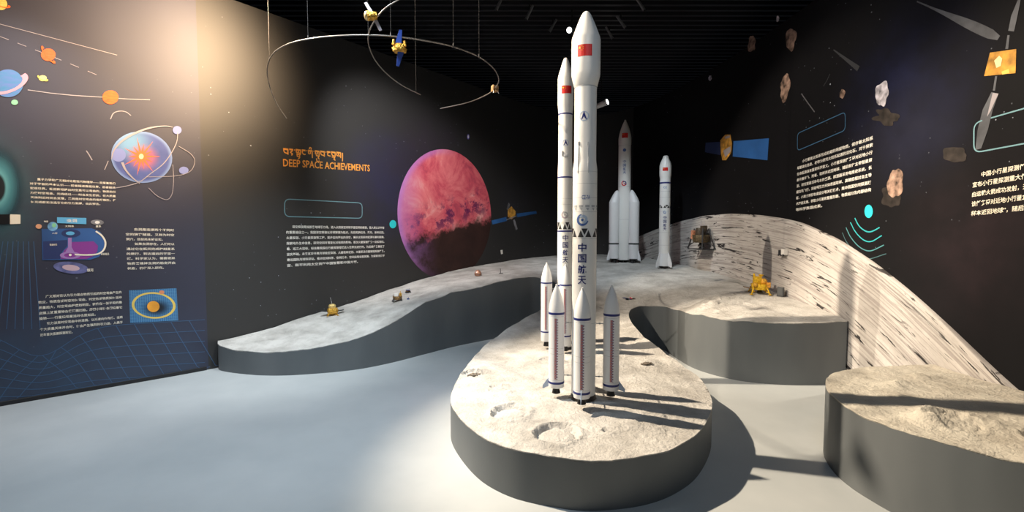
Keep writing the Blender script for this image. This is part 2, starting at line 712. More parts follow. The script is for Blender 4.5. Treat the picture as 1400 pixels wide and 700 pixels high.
m_moon = plaster('moon_plaster', (0.34, 0.325, 0.305), (0.60, 0.585, 0.56), .9)
m_moon_b = plaster('moon_plaster_buff', (0.42, 0.38, 0.32), (0.64, 0.60, 0.52), .9)

N = NT('platform_side_paint')
p = N.tc.outputs['Object']
c = N.ramp(N.noise(N.mapping(p, (1, 1, .35)), 2.0, 4), [(0.3, (0.098, 0.110, 0.119)), (0.7, (0.135, 0.147, 0.155))])
N.link(c, N.b.inputs['Base Color'])
N.b.inputs['Roughness'].default_value = 0.5
N.b.inputs['Specular IOR Level'].default_value = 0.35
m_side = N.m
m_side2 = m_side

# ---- main platform outline
front = [(-3.315, 5.30), (-3.24, 5.20), (-3.0, 5.09), (-2.65, 5.01), (-2.30, 5.03), (-1.80, 5.19), (-1.45, 5.46), (-1.08, 5.90), (-.80, 6.24),
         (-.5, 6.53), (-.2, 6.78), (.1, 6.98), (.35, 7.10), (.6, 7.05), (.72, 6.86), (.68, 6.63), (.52, 6.4), (.33, 6.15), (.09, 5.84), (-.166, 5.39),
         (-.336, 4.86), (-.43, 4.34), (-.47, 3.8), (-.44, 3.40), (-.24, 2.94), (-.025, 2.70), (.22, 2.59), (.44, 2.55), (.73, 2.60),
         (.97, 2.73), (1.20, 2.96), (1.45, 3.38), (1.58, 3.85), (1.58, 4.28), (1.52, 4.61), (1.42, 5.08), (1.40, 5.5), (1.45, 5.85),
         (1.60, 6.12), (1.80, 6.20), (1.98, 6.06)]
front_b = [(1.98, 6.06), (2.0, 5.6), (2.08, 5.18), (2.35, 4.83), (2.8, 4.69), (3.36, 4.72)]
fr = catmull([Vector((a, b, 0)) for a, b in front], 0.035)[:-1] + catmull([Vector((a, b, 0)) for a, b in front_b], 0.035)
S_MOON0 = wall_uv(845, 300)[0]
s_end = None
# s on the wall nearest to front end points
def s_near(x, y):
    return WS[int(np.argmin((WX - x) ** 2 + (WY - y) ** 2))]


sa, sb = s_near(3.43, 4.72), s_near(-3.335, 5.29)
back = []
s = sa - .02
while s > sb + 0.03:
    off = 0.056 if s > S_MOON0 - 0.05 else 0.012
    q = W(s, 0, off)
    back.append(q)
    s -= 0.05
outline = [(p.x, p.y) for p in fr] + [(p.x, p.y) for p in back]
root = thing('moon_terrain_platform', 'large winding grey sided platform topped with cratered pale moon ground, carrying all four rockets', 'display platform', (0, 0, 0))
terrain_platform(root, outline, H, lambda y: 0.018 if y < 4.3 else 0.034, m_moon, m_side)

# ---- right platform
P2C = [(2.45, 2.55, .10, .4), (2.75, 2.35, .12, .8)]
P2B = [(2.33, 2.62, .07, .045), (2.42, 2.68, .09, .04), (2.55, 2.6, .07, .03), (2.62, 2.5, .06, .03), (2.72, 2.42, .05, .02), (2.78, 2.36, .07, .035),
       (2.9, 2.33, .06, .035), (2.6, 3.2, .06, .03), (2.7, 3.26, .05, .025), (2.95, 3.38, .06, .03), (3.05, 3.4, .05, .02), (2.5, 3.05, .08, .012)]


def H2(x, y):
    d = math.hypot(x - 3.2, y - 2.75)
    return 0.475 + 0.025 * max(0, 1 - d) + Hd(x, y, P2C, P2B, 1.3)


o2 = [(3.372, 3.74), (3.15, 3.72), (2.7, 3.66), (2.47, 3.57), (2.31, 3.43), (2.15, 3.2), (2.065, 2.97), (2.045, 2.8), (2.06, 2.66), (2.10, 2.50),
      (2.17, 2.37), (2.24, 2.27), (2.34, 2.16), (2.6, 1.96), (2.9, 1.82), (3.372, 1.72)]
fr2 = catmull([Vector((a, b, 0)) for a, b in o2], 0.03)
bk2 = [(3.372, y) for y in np.arange(1.78, 3.72, 0.05)]
root2 = thing('moon_plinth', 'round grey sided plinth with buff moon ground at the right edge, carrying nothing', 'display platform', (0, 0, 0))
terrain_platform(root2, [(p.x, p.y) for p in fr2] + bk2, H2, lambda y: 0.018, m_moon_b, m_side2)

# ---------------------------------------------------------------- moon relief on the right wall
TOP = [(838, 338), (870, 325), (900, 313), (930, 303), (965, 295), (1000, 292), (1040, 294), (1075, 299), (1100, 305), (1150, 328), (1200, 361),
       (1250, 401), (1300, 446), (1350, 494), (1390, 531), (1420, 556)]
tsz = [wall_uv(a, b) for a, b in TOP]
ts = np.array([a for a, b in tsz])
tz = np.array([b for a, b in tsz])


def ztop(s):
    return float(np.interp(s, ts, tz))


def sm_ztop(s):
    return sum(ztop(s + d) for d in (-.12, -.06, 0, .06, .12)) / 5


N = NT('moon_relief_plaster')
uv = N.tc.outputs['UV']
st = N.mapping(uv, (1.3, 11, 1))
st2 = N.mapping(uv, (3.2, 26, 1), (3, 1, 0))
a = N.noise(st, 1.0, 6, 0.62, 1.2)
b2 = N.noise(st2, 1.0, 5, 0.6, 0.8)
region = N.noise(N.mapping(uv, (1.2, 2.5, 1), (9, 2, 0)), 1.0, 3)
base = N.ramp(N.noise(uv, 3, 6, 0.6), [(0.3, (0.44, 0.415, 0.395)), (0.7, (0.58, 0.55, 0.53))])
k1 = N.math('MULTIPLY', N.smooth(a, 0.60, 0.635), N.smooth(region, 0.38, 0.50), True)
k2 = N.math('MULTIPLY', N.smooth(b2, 0.61, 0.65), N.smooth(region, 0.30, 0.5), True)
dark = N.math('MAXIMUM', k1, k2)
lines = N.math('MULTIPLY', N.smooth(N.noise(N.mapping(uv, (1.1, 46, 1)), 1.0, 4, 0.6, 0.8), 0.49, 0.58), 0.75)
col = N.mixc(lines, base, (0.30, 0.27, 0.26))
col = N.mixc(dark, col, (0.035, 0.032, 0.034))
N.link(col, N.b.inputs['Base Color'])
N.b.inputs['Roughness'].default_value = 0.9
N.b.inputs['Specular IOR Level'].default_value = 0.15
N.bump(N.math('SUBTRACT', N.noise(uv, 25, 5), N.math('MULTIPLY', dark, 1.5)), 0.5, 0.012)
m_relief = N.m
mb = MB()
s0, s1 = ts[0], ts[-1] + 0.25
ns = int((s1 - s0) / 0.03)
nz = 60
vs, uvs, fs = [], [], []
TH = 0.042
for i in range(ns + 1):
    s = s0 + (s1 - s0) * i / ns
    zt = max(0.12, sm_ztop(s))
    for j in range(nz + 1):
        z = zt * j / nz
        dd = zt - z
        q = Vector((s * 1.2, dd * 9, 0))
        off = TH + 0.007 * noise.ridged_multi_fractal(q, 1.0, 2.0, 3, 1.0, 2.0) * 0.6
        if j == nz:
            off = TH - 0.012
        off = min(off, TH + 0.009)
        vs.append(W(s, z, off))
        uvs.append((s, dd))
w_ = nz + 1
for i in range(ns):
    for j in range(nz):
        a0 = i * w_ + j
        fs.append((a0, a0 + w_, a0 + w_ + 1, a0 + 1))
k0 = len(vs)
for i in range(ns + 1):
    s = s0 + (s1 - s0) * i / ns
    zt = max(0.12, sm_ztop(s))
    vs += [W(s, 0, 0.002), W(s, zt, 0.002)]
    uvs += [(s, zt), (s, 0)]
for i in range(ns):
    a0, b0 = i * w_ + nz, k0 + 2 * i + 1
    fs.append((a0, a0 + w_, b0 + 2, b0))
    fs.append((k0 + 2 * i, k0 + 2 * i + 1, k0 + 2 * i + 3, k0 + 2 * i + 2))
mb.add(vs, fs, 0, uvs)
o = mb.build('moon_hill_relief', m_relief, angle=60)
tag(o, 'pale curved moon hill relief with dark fissures, mounted on the right wall behind the platforms', 'wall relief')


def relief_point(px, py, extra=0.0):
    s, z = wall_uv(px, py)
    return W(s, z, TH + 0.006 + extra), wall_n(s), s


# ---------------------------------------------------------------- lettering helpers
FONTC = {}


def text_tris(txt):
    """flat triangulated text, origin lower left, size 1; returns verts(x,y), tris"""
    if txt in FONTC:
        return FONTC[txt]
    cu = bpy.data.curves.new('t', 'FONT')
    cu.body = txt
    cu.size = 1.0
    cu.resolution_u = 2
    cu.offset = 0.014
    o = bpy.data.objects.new('t', cu)
    COL.objects.link(o)
    dg = bpy.context.evaluated_depsgraph_get()
    dg.update()
    me = bpy.data.meshes.new_from_object(o.evaluated_get(dg))
    me.calc_loop_triangles()
    v = np.array([(p.co.x, p.co.y) for p in me.vertices]) if len(me.vertices) else np.zeros((0, 2))
    t = [tuple(x.vertices) for x in me.loop_triangles]
    bpy.data.objects.remove(o)
    bpy.data.curves.remove(cu)
    bpy.data.meshes.remove(me)
    FONTC[txt] = (v, t)
    return v, t


def fit(v, x0, y0, w, h):
    """scale verts into box"""
    if len(v) == 0:
        return v
    lo, hi = v.min(0), v.max(0)
    sc = np.array([w, h]) / np.maximum(hi - lo, 1e-6)
    return (v - lo) * sc + np.array([x0, y0])


def subdiv2d(verts, faces, step, axis=0):
    """cut flat triangles along lines x = k*step"""
    bm = bmesh.new()
    bv = [bm.verts.new((p[0], p[1], 0)) for p in verts]
    for f in faces:
        try:
            bm.faces.new([bv[i] for i in f])
        except ValueError:
            pass
    xs = [p[axis] for p in verts]
    k = math.ceil(min(xs) / step)
    while k * step < max(xs):
        co = [0, 0, 0]
        no = [0, 0, 0]
        co[axis] = k * step
        no[axis] = 1
        bmesh.ops.bisect_plane(bm, geom=list(bm.verts) + list(bm.edges) + list(bm.faces), plane_co=co, plane_no=no, dist=1e-6)
        k += 1
    bm.verts.index_update()
    v = [(p.co.x, p.co.y) for p in bm.verts]
    f = [tuple(q.index for q in fc.verts) for fc in bm.faces]
    bm.free()
    return v, f


# ---- decals printed on the wall; all shapes get their place on the wall plan curve (s, z)
class Decal:
    def __init__(self, off=0.003):
        self.mb = MB()
        self.off = off

    def sz(self, verts, faces, mi=0, lay=0, uvs=None):
        self.mb.add([W(a, b, self.off + lay * 0.0012) for a, b in verts], faces, mi, uvs)

    def poly_px(self, pts, mi=0, lay=0):
        q = [wall_uv(*p) for p in pts]
        tri = geometry.tessellate_polygon([[Vector((a, b, 0)) for a, b in q]])
        self.sz(q, tri, mi, lay, q)

    def quad_px(self, pts, mi=0, lay=0, nx=8, ny=8):
        """pts TL,TR,BR,BL; UV 0..1 in the print"""
        q = [Vector(wall_uv(*p)) for p in pts]
        vs, uvs, fs = [], [], []
        for j in range(ny + 1):
            for i in range(nx + 1):
                u, v = i / nx, j / ny
                p = (q[3] * (1 - u) + q[2] * u) * (1 - v) + (q[0] * (1 - u) + q[1] * u) * v
                vs.append(p)
                uvs.append((u, v))
        for j in range(ny):
            for i in range(nx):
                a = j * (nx + 1) + i
                fs.append((a, a + 1, a + nx + 2, a + nx + 1))
        self.sz(vs, fs, mi, lay, uvs)

    def ell_px(self, cx, cy, rx, ry, mi=0, lay=0, rot=0, seg=40, rings=8, jit=0.0, a0=0, a1=2 * PI, inner=0.0):
        """ellipse outline in the photo plan mapped on the wall; UV local -1..1"""
        vs, uvs, fs = [], [], []
        full = abs(a1 - a0 - 2 * PI) < 1e-6
        n = seg if full else seg + 1
        c, s = math.cos(rot), math.sin(rot)
        for i in range(rings + 1):
            k = inner + (1 - inner) * i / rings
            for j in range(n):
                t = a0 + (a1 - a0) * j / seg
                g = 1 + jit * noise.noise(Vector((math.cos(t) * 1.6 + cx, math.sin(t) * 1.6 + cy, 0)))
                ex, ey = k * g * math.cos(t), k * g * math.sin(t)
                x, y = ex * rx, ey * ry
                vs.append(wall_uv(cx + x * c - y * s, cy + x * s + y * c))
                uvs.append((ex, -ey))
        for i in range(rings):
            for j in range(seg):
                j2 = (j + 1) % n
                fs.append((i * n + j, i * n + j2, (i + 1) * n + j2, (i + 1) * n + j))
        self.sz(vs, [tuple(reversed(f)) for f in fs], mi, lay, uvs)

    def line_px(self, pts, w, mi=0, lay=0, dash=None, closed=False):
        """ribbon of width w metres through pixel points"""
        q = [Vector(wall_uv(*p)) for p in pts]
        self.line_sz(q, w, mi, lay, dash, closed)

    def line_sz(self, q, w, mi=0, lay=0, dash=None, closed=False):
        n = len(q)
        vs, fs = [], []
        for i in range(n):
            if closed:
                d = q[(i + 1) % n] - q[i - 1]
            else:
                d = q[min(i + 1, n - 1)] - q[max(i - 1, 0)]
            d = d.normalized() if d.length > 0 else Vector((1, 0))
            nn = Vector((-d.y, d.x)) * (w(i / (n - 1)) if callable(w) else w) * .5
            vs += [q[i] + nn, q[i] - nn]
        for i in range(n if closed else n - 1):
            if dash and (i // dash) % 2:
                continue
            j = (i + 1) % n
            fs.append((2 * i, 2 * i + 1, 2 * j + 1, 2 * j))
        self.sz(vs, fs, mi, lay)

    def text_rect(self, txt, s0, z0, w, h, mi=0, lay=0, slope=0.0):
        v, t = text_tris(txt)
        v = fit(v, 0, 0, w, h)
        self.sz([(s0 + a, z0 + b + slope * a) for a, b in v], t, mi, lay)

    def build(self, name, mats, parent, label=None):
        o = self.mb.build(name, mats, parent, smooth=False)
        if label:
            o['label'] = label
        return o


def paragraph(name, parent, label, tl, tr, bl, lines, fr_, m, indent=(), ch=0.54):
    """tl/tr: left and right end of the first row's centre line, bl: left end of last row (photo places on the wall)"""
    d = Decal(0.003)
    a, b, c = Vector(wall_uv(*tl)), Vector(wall_uv(*tr)), Vector(wall_uv(*bl))
    width = b.x - a.x
    n = len(lines)
    pitch = (a.y - c.y) / (n - 1)
    h = pitch * ch
    x0 = min(a.x, c.x)
    slope = (b.y - a.y) / width
    full = max(len(l) for l in lines)
    cw = width / full
    for k, l in enumerate(lines):
        w = len(l) * cw if fr_[k] is None else fr_[k] * width
        ind = cw * 2 if k in indent else 0
        d.text_rect(l, x0 + ind, a.y - k * pitch - h / 2, (w - ind), h, 0, 0, slope)
    return d.build(name, m, parent, label)


ink_white = mat('ink_white', (0.88, 0.86, 0.80), 0.6, 0, 0.3)
ink_cream = mat('ink_cream', (0.88, 0.82, 0.68), 0.6, 0, 0.3)
ink_orange = mat('ink_orange', (0.78, 0.33, 0.06), 0.6, 0, 0.3)
ink_cyan = mat('ink_cyan', (0.03, 0.60, 0.65), 0.6, 0, 0.3)
ink_teal_line = mat('ink_teal_line', (0.17, 0.32, 0.37), 0.6, 0, 0.3)
ink_blue_line = mat('ink_blue_line', (0.045, 0.12, 0.22), 0.6, 0, 0.3)
ink_dim_line = mat('ink_dim_line', (0.06, 0.12, 0.22), 0.6, 0, 0.3)
ink_black = mat('ink_black', (0.006, 0.006, 0.008), 0.6, 0, 0.3)
ink_blue = mat('ink_blue', (0.03, 0.12, 0.34), 0.6, 0, 0.3, var=.3, vscale=3)
ink_sky = mat('ink_sky', (0.12, 0.42, 0.72), 0.6, 0, 0.3)
ink_pink = mat('ink_pink', (0.62, 0.32, 0.42), 0.6, 0, 0.3)
ink_red_orange = mat('ink_red_orange', (0.75, 0.12, 0.03), 0.6, 0, 0.3)
ink_yellow = mat('ink_yellow', (0.75, 0.55, 0.12), 0.6, 0, 0.3)
ink_green = mat('ink_green', (0.25, 0.6, 0.35), 0.6, 0, 0.3)
ink_magenta = mat('ink_magenta', (0.25, 0.05, 0.30), 0.6, 0, 0.3)
ink_gold = mat('ink_gold', (0.55, 0.28, 0.05), 0.5, 0, 0.3, var=.6, vscale=14)
ink_grey = mat('ink_grey', (0.22, 0.22, 0.24), 0.6, 0, 0.3, var=.5, vscale=9)
ink_haze = mat('ink_haze', (0.09, 0.095, 0.11), 0.6, 0, 0.3, var=.4, vscale=6)
ink_rock = mat('ink_rock', (0.26, 0.17, 0.13), 0.7, 0, 0.3, var=.9, vscale=14)
ink_rock_pale = mat('ink_rock_pale', (0.42, 0.40, 0.45), 0.7, 0, 0.3, var=.8, vscale=16)
ink_rock_dark = mat('ink_rock_dark', (0.024, 0.019, 0.017), 0.7, 0, 0.3, var=.6, vscale=14)
ink_line_pale = mat('ink_line_pale', (0.36, 0.33, 0.36), 0.6, 0, 0.3)


# ================================================================ BACK WALL PRINTS
def tibetan(d, px0, py0, px1, py1, mi):
    """rounded head-lined script drawn with strokes; unit height 1 = head line to foot"""
    a, b = Vector(wall_uv(px0, py0)), Vector(wall_uv(px1, py1))
    syl = [
        [[(0, 1), (.8, 1)], [(.12, 1), (.1, .75), (.22, .6), (.72, .52)], [(.72, 1), (.72, .4)]],                    # ba
        [[(0, 1), (.6, 1)], [(.45, 1), (.42, .8), (.15, .66), (.5, .5), (.3, .32)]],                                 # ra
        [[(.05, 1), (.14, .92)]],
        [[(0, 1), (.85, 1)], [(.1, 1), (.1, .7), (.4, .72)], [(.45, 1), (.45, .7), (.8, .62)], [(.78, 1), (.78, .55)],
         [(.1, .5), (.8, .5)], [(.25, .5), (.2, .25), (.5, .2)], [(.55, .5), (.6, .1), (.35, -.05)]],                 # sna
        [[(0, 1), (.6, 1)], [(.1, 1), (.08, .7), (.3, .52), (.6, .55)]],                                             # nga
        [[(.05, 1), (.14, .92)]],
        [[(0, 1), (.75, 1)], [(.1, 1), (.08, .65), (.3, .6)], [(.4, 1), (.4, .6)], [(.7, 1), (.7, .15)],
         [(.2, 1.2), (.35, 1.42), (.55, 1.35), (.5, 1.15)]],                                                         # gi
        [[(.05, 1), (.14, .92)]],
        [[(0, 1), (.75, 1)], [(.1, 1), (.08, .65), (.3, .6)], [(.4, 1), (.4, .6)], [(.7, 1), (.7, .45)],
         [(.15, .45), (.7, .4), (.5, .2), (.75, .05)], [(.2, .1), (.35, -.25), (.6, -.3), (.7, -.12)]],               # gru
        [[(0, 1), (.8, 1)], [(.12, 1), (.1, .75), (.22, .6), (.72, .52)], [(.72, 1), (.72, .4)]],                    # ba
        [[(.05, 1), (.14, .92)]],
        [[(0, 1), (.6, 1)], [(.35, 1), (.1, .8), (.12, .58), (.6, .5)]],                                             # 'a
        [[(0, 1), (.8, 1)], [(.12, 1), (.1, .75), (.22, .6), (.72, .52)], [(.72, 1), (.72, .45)], [(.1, .4), (.65, .36), (.45, .15), (.75, .02)]],
        [[(0, 1), (.85, 1)], [(.1, 1), (.1, .65), (.4, .55)], [(.45, 1), (.4, .75), (.75, .5)], [(.8, 1), (.8, .35)]],  # sa
        [[(.15, 1), (.15, .2), (.1, -.1)]],                                                                          # shad
    ]
    tot = sum(max(x for st in sy for x, _ in st) + .14 for sy in syl)
    w = (b.x - a.x) / tot
    hh = 0.105
    x = a.x
    for sy in syl:
        mw = max(q[0] for st in sy for q in st)
        for st in sy:
            pts = [Vector((x + q[0] * w, a.y + (b.y - a.y) * ((x - a.x) / (b.x - a.x)) + (q[1] - 1) * hh)) for q in st]
            if len(pts) > 2:
                pts = [Vector((q.x, q.y)) for q in catmull([Vector((q.x, q.y, 0)) for q in pts], 0.012)]
            horizontal = abs(st[0][1] - st[-1][1]) < .05
            d.line_sz(pts, 0.021 if horizontal else 0.014, mi)
        x += (mw + .14) * w


d = Decal(0.003)
tibetan(d, 387, 203.5, 469, 209, 0)
d.build('tibetan_heading', ink_orange, wall_back, 'orange Tibetan heading above the English one')
d = Decal(0.003)
p0, p1 = Vector(wall_uv(387, 227.5)), Vector(wall_uv(505.5, 234.5))
h_ = wall_uv(387, 217)[1] - p0.y
d.text_rect('DEEP SPACE ACHIEVEMENTS', p0.x, p0.y, p1.x - p0.x, h_, 0, 0, (p1.y - p0.y) / (p1.x - p0.x))
d.build('english_heading', ink_orange, wall_back, 'orange heading reading DEEP SPACE ACHIEVEMENTS')


def round_box(d, tl, tr, br, bl, r, w, mi=0):
    q = [Vector(wall_uv(*p)) for p in (tl, tr, br, bl)]
    pts = []
    for i in range(4):
        p0, p1, p2 = q[i - 1], q[i], q[(i + 1) % 4]
        a = p1 + (p0 - p1).normalized() * r
        b = p1 + (p2 - p1).normalized() * r
        for k in range(7):
            t = k / 6
            pts.append(a * (1 - t) ** 2 + p1 * 2 * t * (1 - t) + b * t * t)
    d.line_sz(pts, w, mi, 0, None, True)


d = Decal(0.003)
round_box(d, (389, 272), (495, 277.5), (495, 298.5), (389, 296), .07, .011)
d.build('caption_frame', ink_teal_line, wall_back, 'empty rounded outline box under the orange heading')

L8 = ['深空探测是指脱离地球引力场，进入太阳系空间和宇宙空间的探测，是人类认识宇宙',
      '的重要途径之一。我国深空探测以月球探测为起点，先后实施绕月、落月、采样返回。',
      '火星探测、小行星探测等工程，逐步迈向更远的深空，揭示太阳系的起源与演化规律。',
      '探索地外生命信息，研究空间环境变化对地球的影响。首次火星探测任务一次实现绕。',
      '着、巡三大目标，标志着我国在行星探测领域进入世界先进行列，为后续任务奠定了',
      '坚实基础。未来还将开展月球极区探测、火星取样返回、木星系及行星穿越探测任务。',
      '建设国际月球科研站，推动空间科学、空间技术、空间应用全面发展，为探索浩瀚宇',
      '宙、和平利用太空贡献中国智慧和中国方案。']
paragraph('text_block', wall_back, 'white paragraph of eight rows under the empty outline box', (391, 310), (525, 311.5), (393, 363), L8,
          [1, 1, 1, 1, 1, 1, 1, .69], ink_white, indent=(0,))
d = Decal(0.003)
d.ell_px(537, 306.5, 4.6, 5.6, 0)
d.build('cyan_dot', ink_cyan, wall_back, 'cyan dot beside the white paragraph')

# planet
N = NT('planet_print')
uv = N.tc.outputs['UV']
sep = N.node('ShaderNodeSeparateXYZ')
N.link(uv, sep.inputs[0])
nz1 = N.noise(uv, 2.2, 9, 0.68, 0.6)
nz2 = N.noise(N.mapping(uv, (1, 1.4, 1), (2, 5, 0)), 1.6, 8, 0.7, 0.9)
nz3 = N.noise(N.mapping(uv, (1, 1, 1), (8, 1, 0)), 3.2, 10, 0.72)
surf = N.ramp(nz1, [(0.30, (0.34, 0.04, 0.09)), (0.44, (0.66, 0.10, 0.14)), (0.56, (0.80, 0.20, 0.22)), (0.70, (0.88, 0.44, 0.42))])
# dark plains in a band across the middle
bandy = N.math('SUBTRACT', sep.outputs[1], N.math('MULTIPLY', sep.outputs[0], 0.30))
mid = N.math('MULTIPLY', N.smooth(N.math('ABSOLUTE', bandy), .38, .02), N.smooth(nz3, 0.50, 0.58))
surf = N.mixc(N.math('MULTIPLY', mid, .9), surf, (0.10, 0.012, 0.085))
vio = N.smooth(sep.outputs[0], -.45, -.98)
surf = N.mixc(N.math('MULTIPLY', vio, .65), surf, (0.46, 0.18, 0.46))
# lower part of the printed picture: brown night side
ed = N.math('ADD', sep.outputs[1], N.math('MULTIPLY', N.math('SUBTRACT', nz3, .5), .7))
ed = N.math('ADD', ed, N.math('MULTIPLY', sep.outputs[0], -.20))
night = N.smooth(ed, -.14, -.30)
nightc = N.ramp(nz1, [(0.3, (0.022, 0.010, 0.009)), (0.7, (0.055, 0.024, 0.020))])
nightc = N.mixc(N.math('MULTIPLY', N.math('MULTIPLY', N.smooth(sep.outputs[0], -.2, -.8), N.smooth(nz3, .42, .62)), .7), nightc, (0.22, 0.10, 0.26))
surf = N.mixc(night, surf, nightc)
rim = N.node('ShaderNodeVectorMath')
rim.operation = 'LENGTH'
N.link(uv, rim.inputs[0])
lft = N.math('MULTIPLY', N.smooth(rim.outputs['Value'], .88, 1.0), N.smooth(sep.outputs[0], .25, -.45))
lft = N.math('MULTIPLY', lft, N.smooth(sep.outputs[1], -1.05, -.2))
surf = N.mixc(N.math('MULTIPLY', lft, .7), surf, (0.50, 0.22, 0.62))
N.link(surf, N.b.inputs['Base Color'])
N.b.inputs['Roughness'].default_value = 0.55
N.b.inputs['Specular IOR Level'].default_value = 0.3
pcs, pcz = wall_uv(614, 294)
pr = 1.11
vs, fs, uvs = [], [], []
R_, SG = 24, 96
for i in range(R_ + 1):
    for k in range(SG):
        t = 2 * PI * k / SG
        vs.append((pcs + pr * i / R_ * math.cos(t), pcz + pr * i / R_ * math.sin(t)))
        uvs.append((i / R_ * math.cos(t), i / R_ * math.sin(t)))
for i in range(R_):
    for k in range(SG):
        k2 = (k + 1) % SG
        fs.append((i * SG + k, (i + 1) * SG + k, (i + 1) * SG + k2, i * SG + k2))
d = Decal(0.003)
d.sz(vs, fs, 0, 0, uvs)
d.build('planet_print', N.m, wall_back, 'large red planet picture with a dark brown lower half')
# bright star
d = Decal(0.003)
d.ell_px(640, 187, 1.6, 3.4, 0)
d.ell_px(640, 187, .9, 2.0, 1, 1)
d.build('star_print', [mat('ink_violet', (0.25, 0.22, 0.75), .6), ink_white], wall_back, 'single bright violet star above the planet')
# satellite print beside the planet
d = Decal(0.003)
d.poly_px([(672, 301.5), (692, 296.5), (693, 302), (673, 307)], 0)
d.poly_px([(706, 292), (733, 288.5), (734, 292), (707, 297)], 0)
d.poly_px([(692, 300), (706, 294.5), (706.5, 295.8), (692.5, 301.2)], 2)
d.poly_px([(694, 287), (699, 282), (705, 289), (704, 296), (699, 300), (694, 296)], 1)
d.poly_px([(692.5, 286), (695, 277), (697, 279), (695.5, 288)], 2)
d.poly_px([(701, 301), (703.5, 300), (707.5, 313), (705, 315)], 2)
d.build('satellite_print', [ink_blue, ink_gold, ink_grey], wall_back, 'printed satellite with blue wings right of the planet')
d = Decal(0.003)
d.poly_px([(684, 342), (687, 341.5), (687.5, 347), (684.8, 347.6)], 0)
d.build('lander_print', ink_white, wall_back, 'tiny white speck above the platform right of the planet')

# ================================================================ LEFT WALL PRINTS
La = ['量子力学和广义相对论是现代物理学——支撑着我们',
      '对于宇宙的基本认识——前者描述微观世界，后者描述',
      '宏观世界。爱因斯坦提出时空是可以弯曲的，物质的引',
      '力使时空弯曲，光线经过——时会发生偏折。在大质量',
      '天体附近时间会变慢，黑洞是时空弯曲的极端情形，任',
      '何光线都无法逃离它的引力束缚，由此预言。']
paragraph('text_block', wall_left, 'white paragraph of six rows under the starburst sphere', (41, 244.5), (158, 251), (42, 276), La, [1, 1, 1, 1, 1, .8], ink_cream, indent=(0,))
Lb = ['虫洞是连接两个不同时', '空的狭窄隧道，又称为时空', '洞穴，目前尚未被证实。', '如果虫洞存在，人们可以', '通过它在瞬间完成跨越星系', '的旅行，到达遥远的宇宙一', '端。科学家认为，需要奇异', '物质来维持虫洞的稳定开启', '状态，仍待深入研究。']
paragraph('text_block', wall_left, 'white narrow paragraph of nine rows beside the wormhole diagram', (172, 313.5), (238, 315), (174, 367), Lb, [1, 1, .75, 1, 1, 1, 1, 1, .75], ink_cream, indent=(0, 3))
Lc = ['广义相对论认为引力是由物质引起的时空弯曲产生的', '效应，物质告诉时空如何弯曲，时空告诉物质如何运动', '质量越大，时空弯曲程度越明显，就像在一张平坦的橡', '皮膜上放置重物会使薄膜凹陷，周围小球便会围绕着它', '旋转——行星绕恒星运动也是如此。',
      '引力波是时空弯曲中的涟漪，以光速向外传播。当两', '个大质量天体并合时，便会产生强烈的引力波，人类于', '近年首次直接探测到它。']
paragraph('text_block', wall_left, 'white paragraph of eight rows left of the orange ball picture', (52, 406), (166, 399.5), (55, 458), Lc, [1, 1, 1, 1, .66, 1, 1, .37], ink_cream, indent=(0, 5))

d = Decal(0.003)
d.line_px([(-20, 28 + 0)] + [(x, 33 + x * .265) for x in range(0, 165, 10)], .005, 0)
d.line_px([(x, 50 + x * .37 + (x * x) * .0002) for x in range(0, 150, 6)], .005, 0, 0, 2)
d.line_px([(38, 123), (70, 127.5), (100, 130.5), (141, 133), (175, 135.5), (205, 136.5)], .007, 0)
d.build('orbit_lines', ink_line_pale, wall_left, 'thin pale orbit lines joining the printed planets')


def small_planet(cx, cy, rx, ry, m, label, ring=None, rot=0.0):
    d = Decal(0.0045)
    d.ell_px(cx, cy, rx, ry, 0)
    if ring:
        d.ell_px(cx, cy, ring[0], ring[1], 1, 1, rot, inner=.72, rings=2, a0=-.4, a1=PI + .4)
    d.build('planet_print', [m, ring[2] if ring else m], wall_left, label)


def planet_mat(name, c0, c1):
    N = NT(name)
    uv = N.tc.outputs['UV']
    N.link(N.ramp(N.noise(N.mapping(uv, (.5, 2, 1)), 2, 5), [(0.3, c0), (0.7, c1)]), N.b.inputs['Base Color'])
    N.b.inputs['Roughness'].default_value = .6
    return N.m


small_planet(11, 114, 21, 19, planet_mat('print_blue_planet', (0.05, 0.22, 0.42), (0.12, 0.18, 0.48)), 'blue ringed planet at the left edge of the photo', (29, 13, ink_pink), -.35)
small_planet(66, 75, 10, 8.5, planet_mat('print_orange_a', (0.62, 0.09, 0.02), (0.68, 0.14, 0.04)), 'orange ringed planet on the dashed orbit', (15, 4, ink_red_orange), .9)
small_planet(58.5, 107, 5.5, 4, planet_mat('print_yellow_a', (0.6, 0.55, 0.2), (0.75, 0.6, 0.25)), 'tiny yellow planet between the two orbits', (8, 3, ink_yellow), .4)
small_planet(20, 140, 4.6, 3.6, planet_mat('print_green_a', (0.2, 0.55, 0.32), (0.3, 0.65, 0.4)), 'tiny green planet under the blue ringed one')
small_planet(151, 133, 11, 9.5, planet_mat('print_orange_b', (0.70, 0.07, 0.01), (0.70, 0.15, 0.015)), 'plain orange planet on the lower orbit line')
small_planet(2, 6, 8, 8, planet_mat('print_yellow_b', (0.75, 0.45, 0.06), (0.5, 0.6, 0.2)), 'yellow planet in the top left corner of the photo', (13, 4, ink_red_orange), .3)

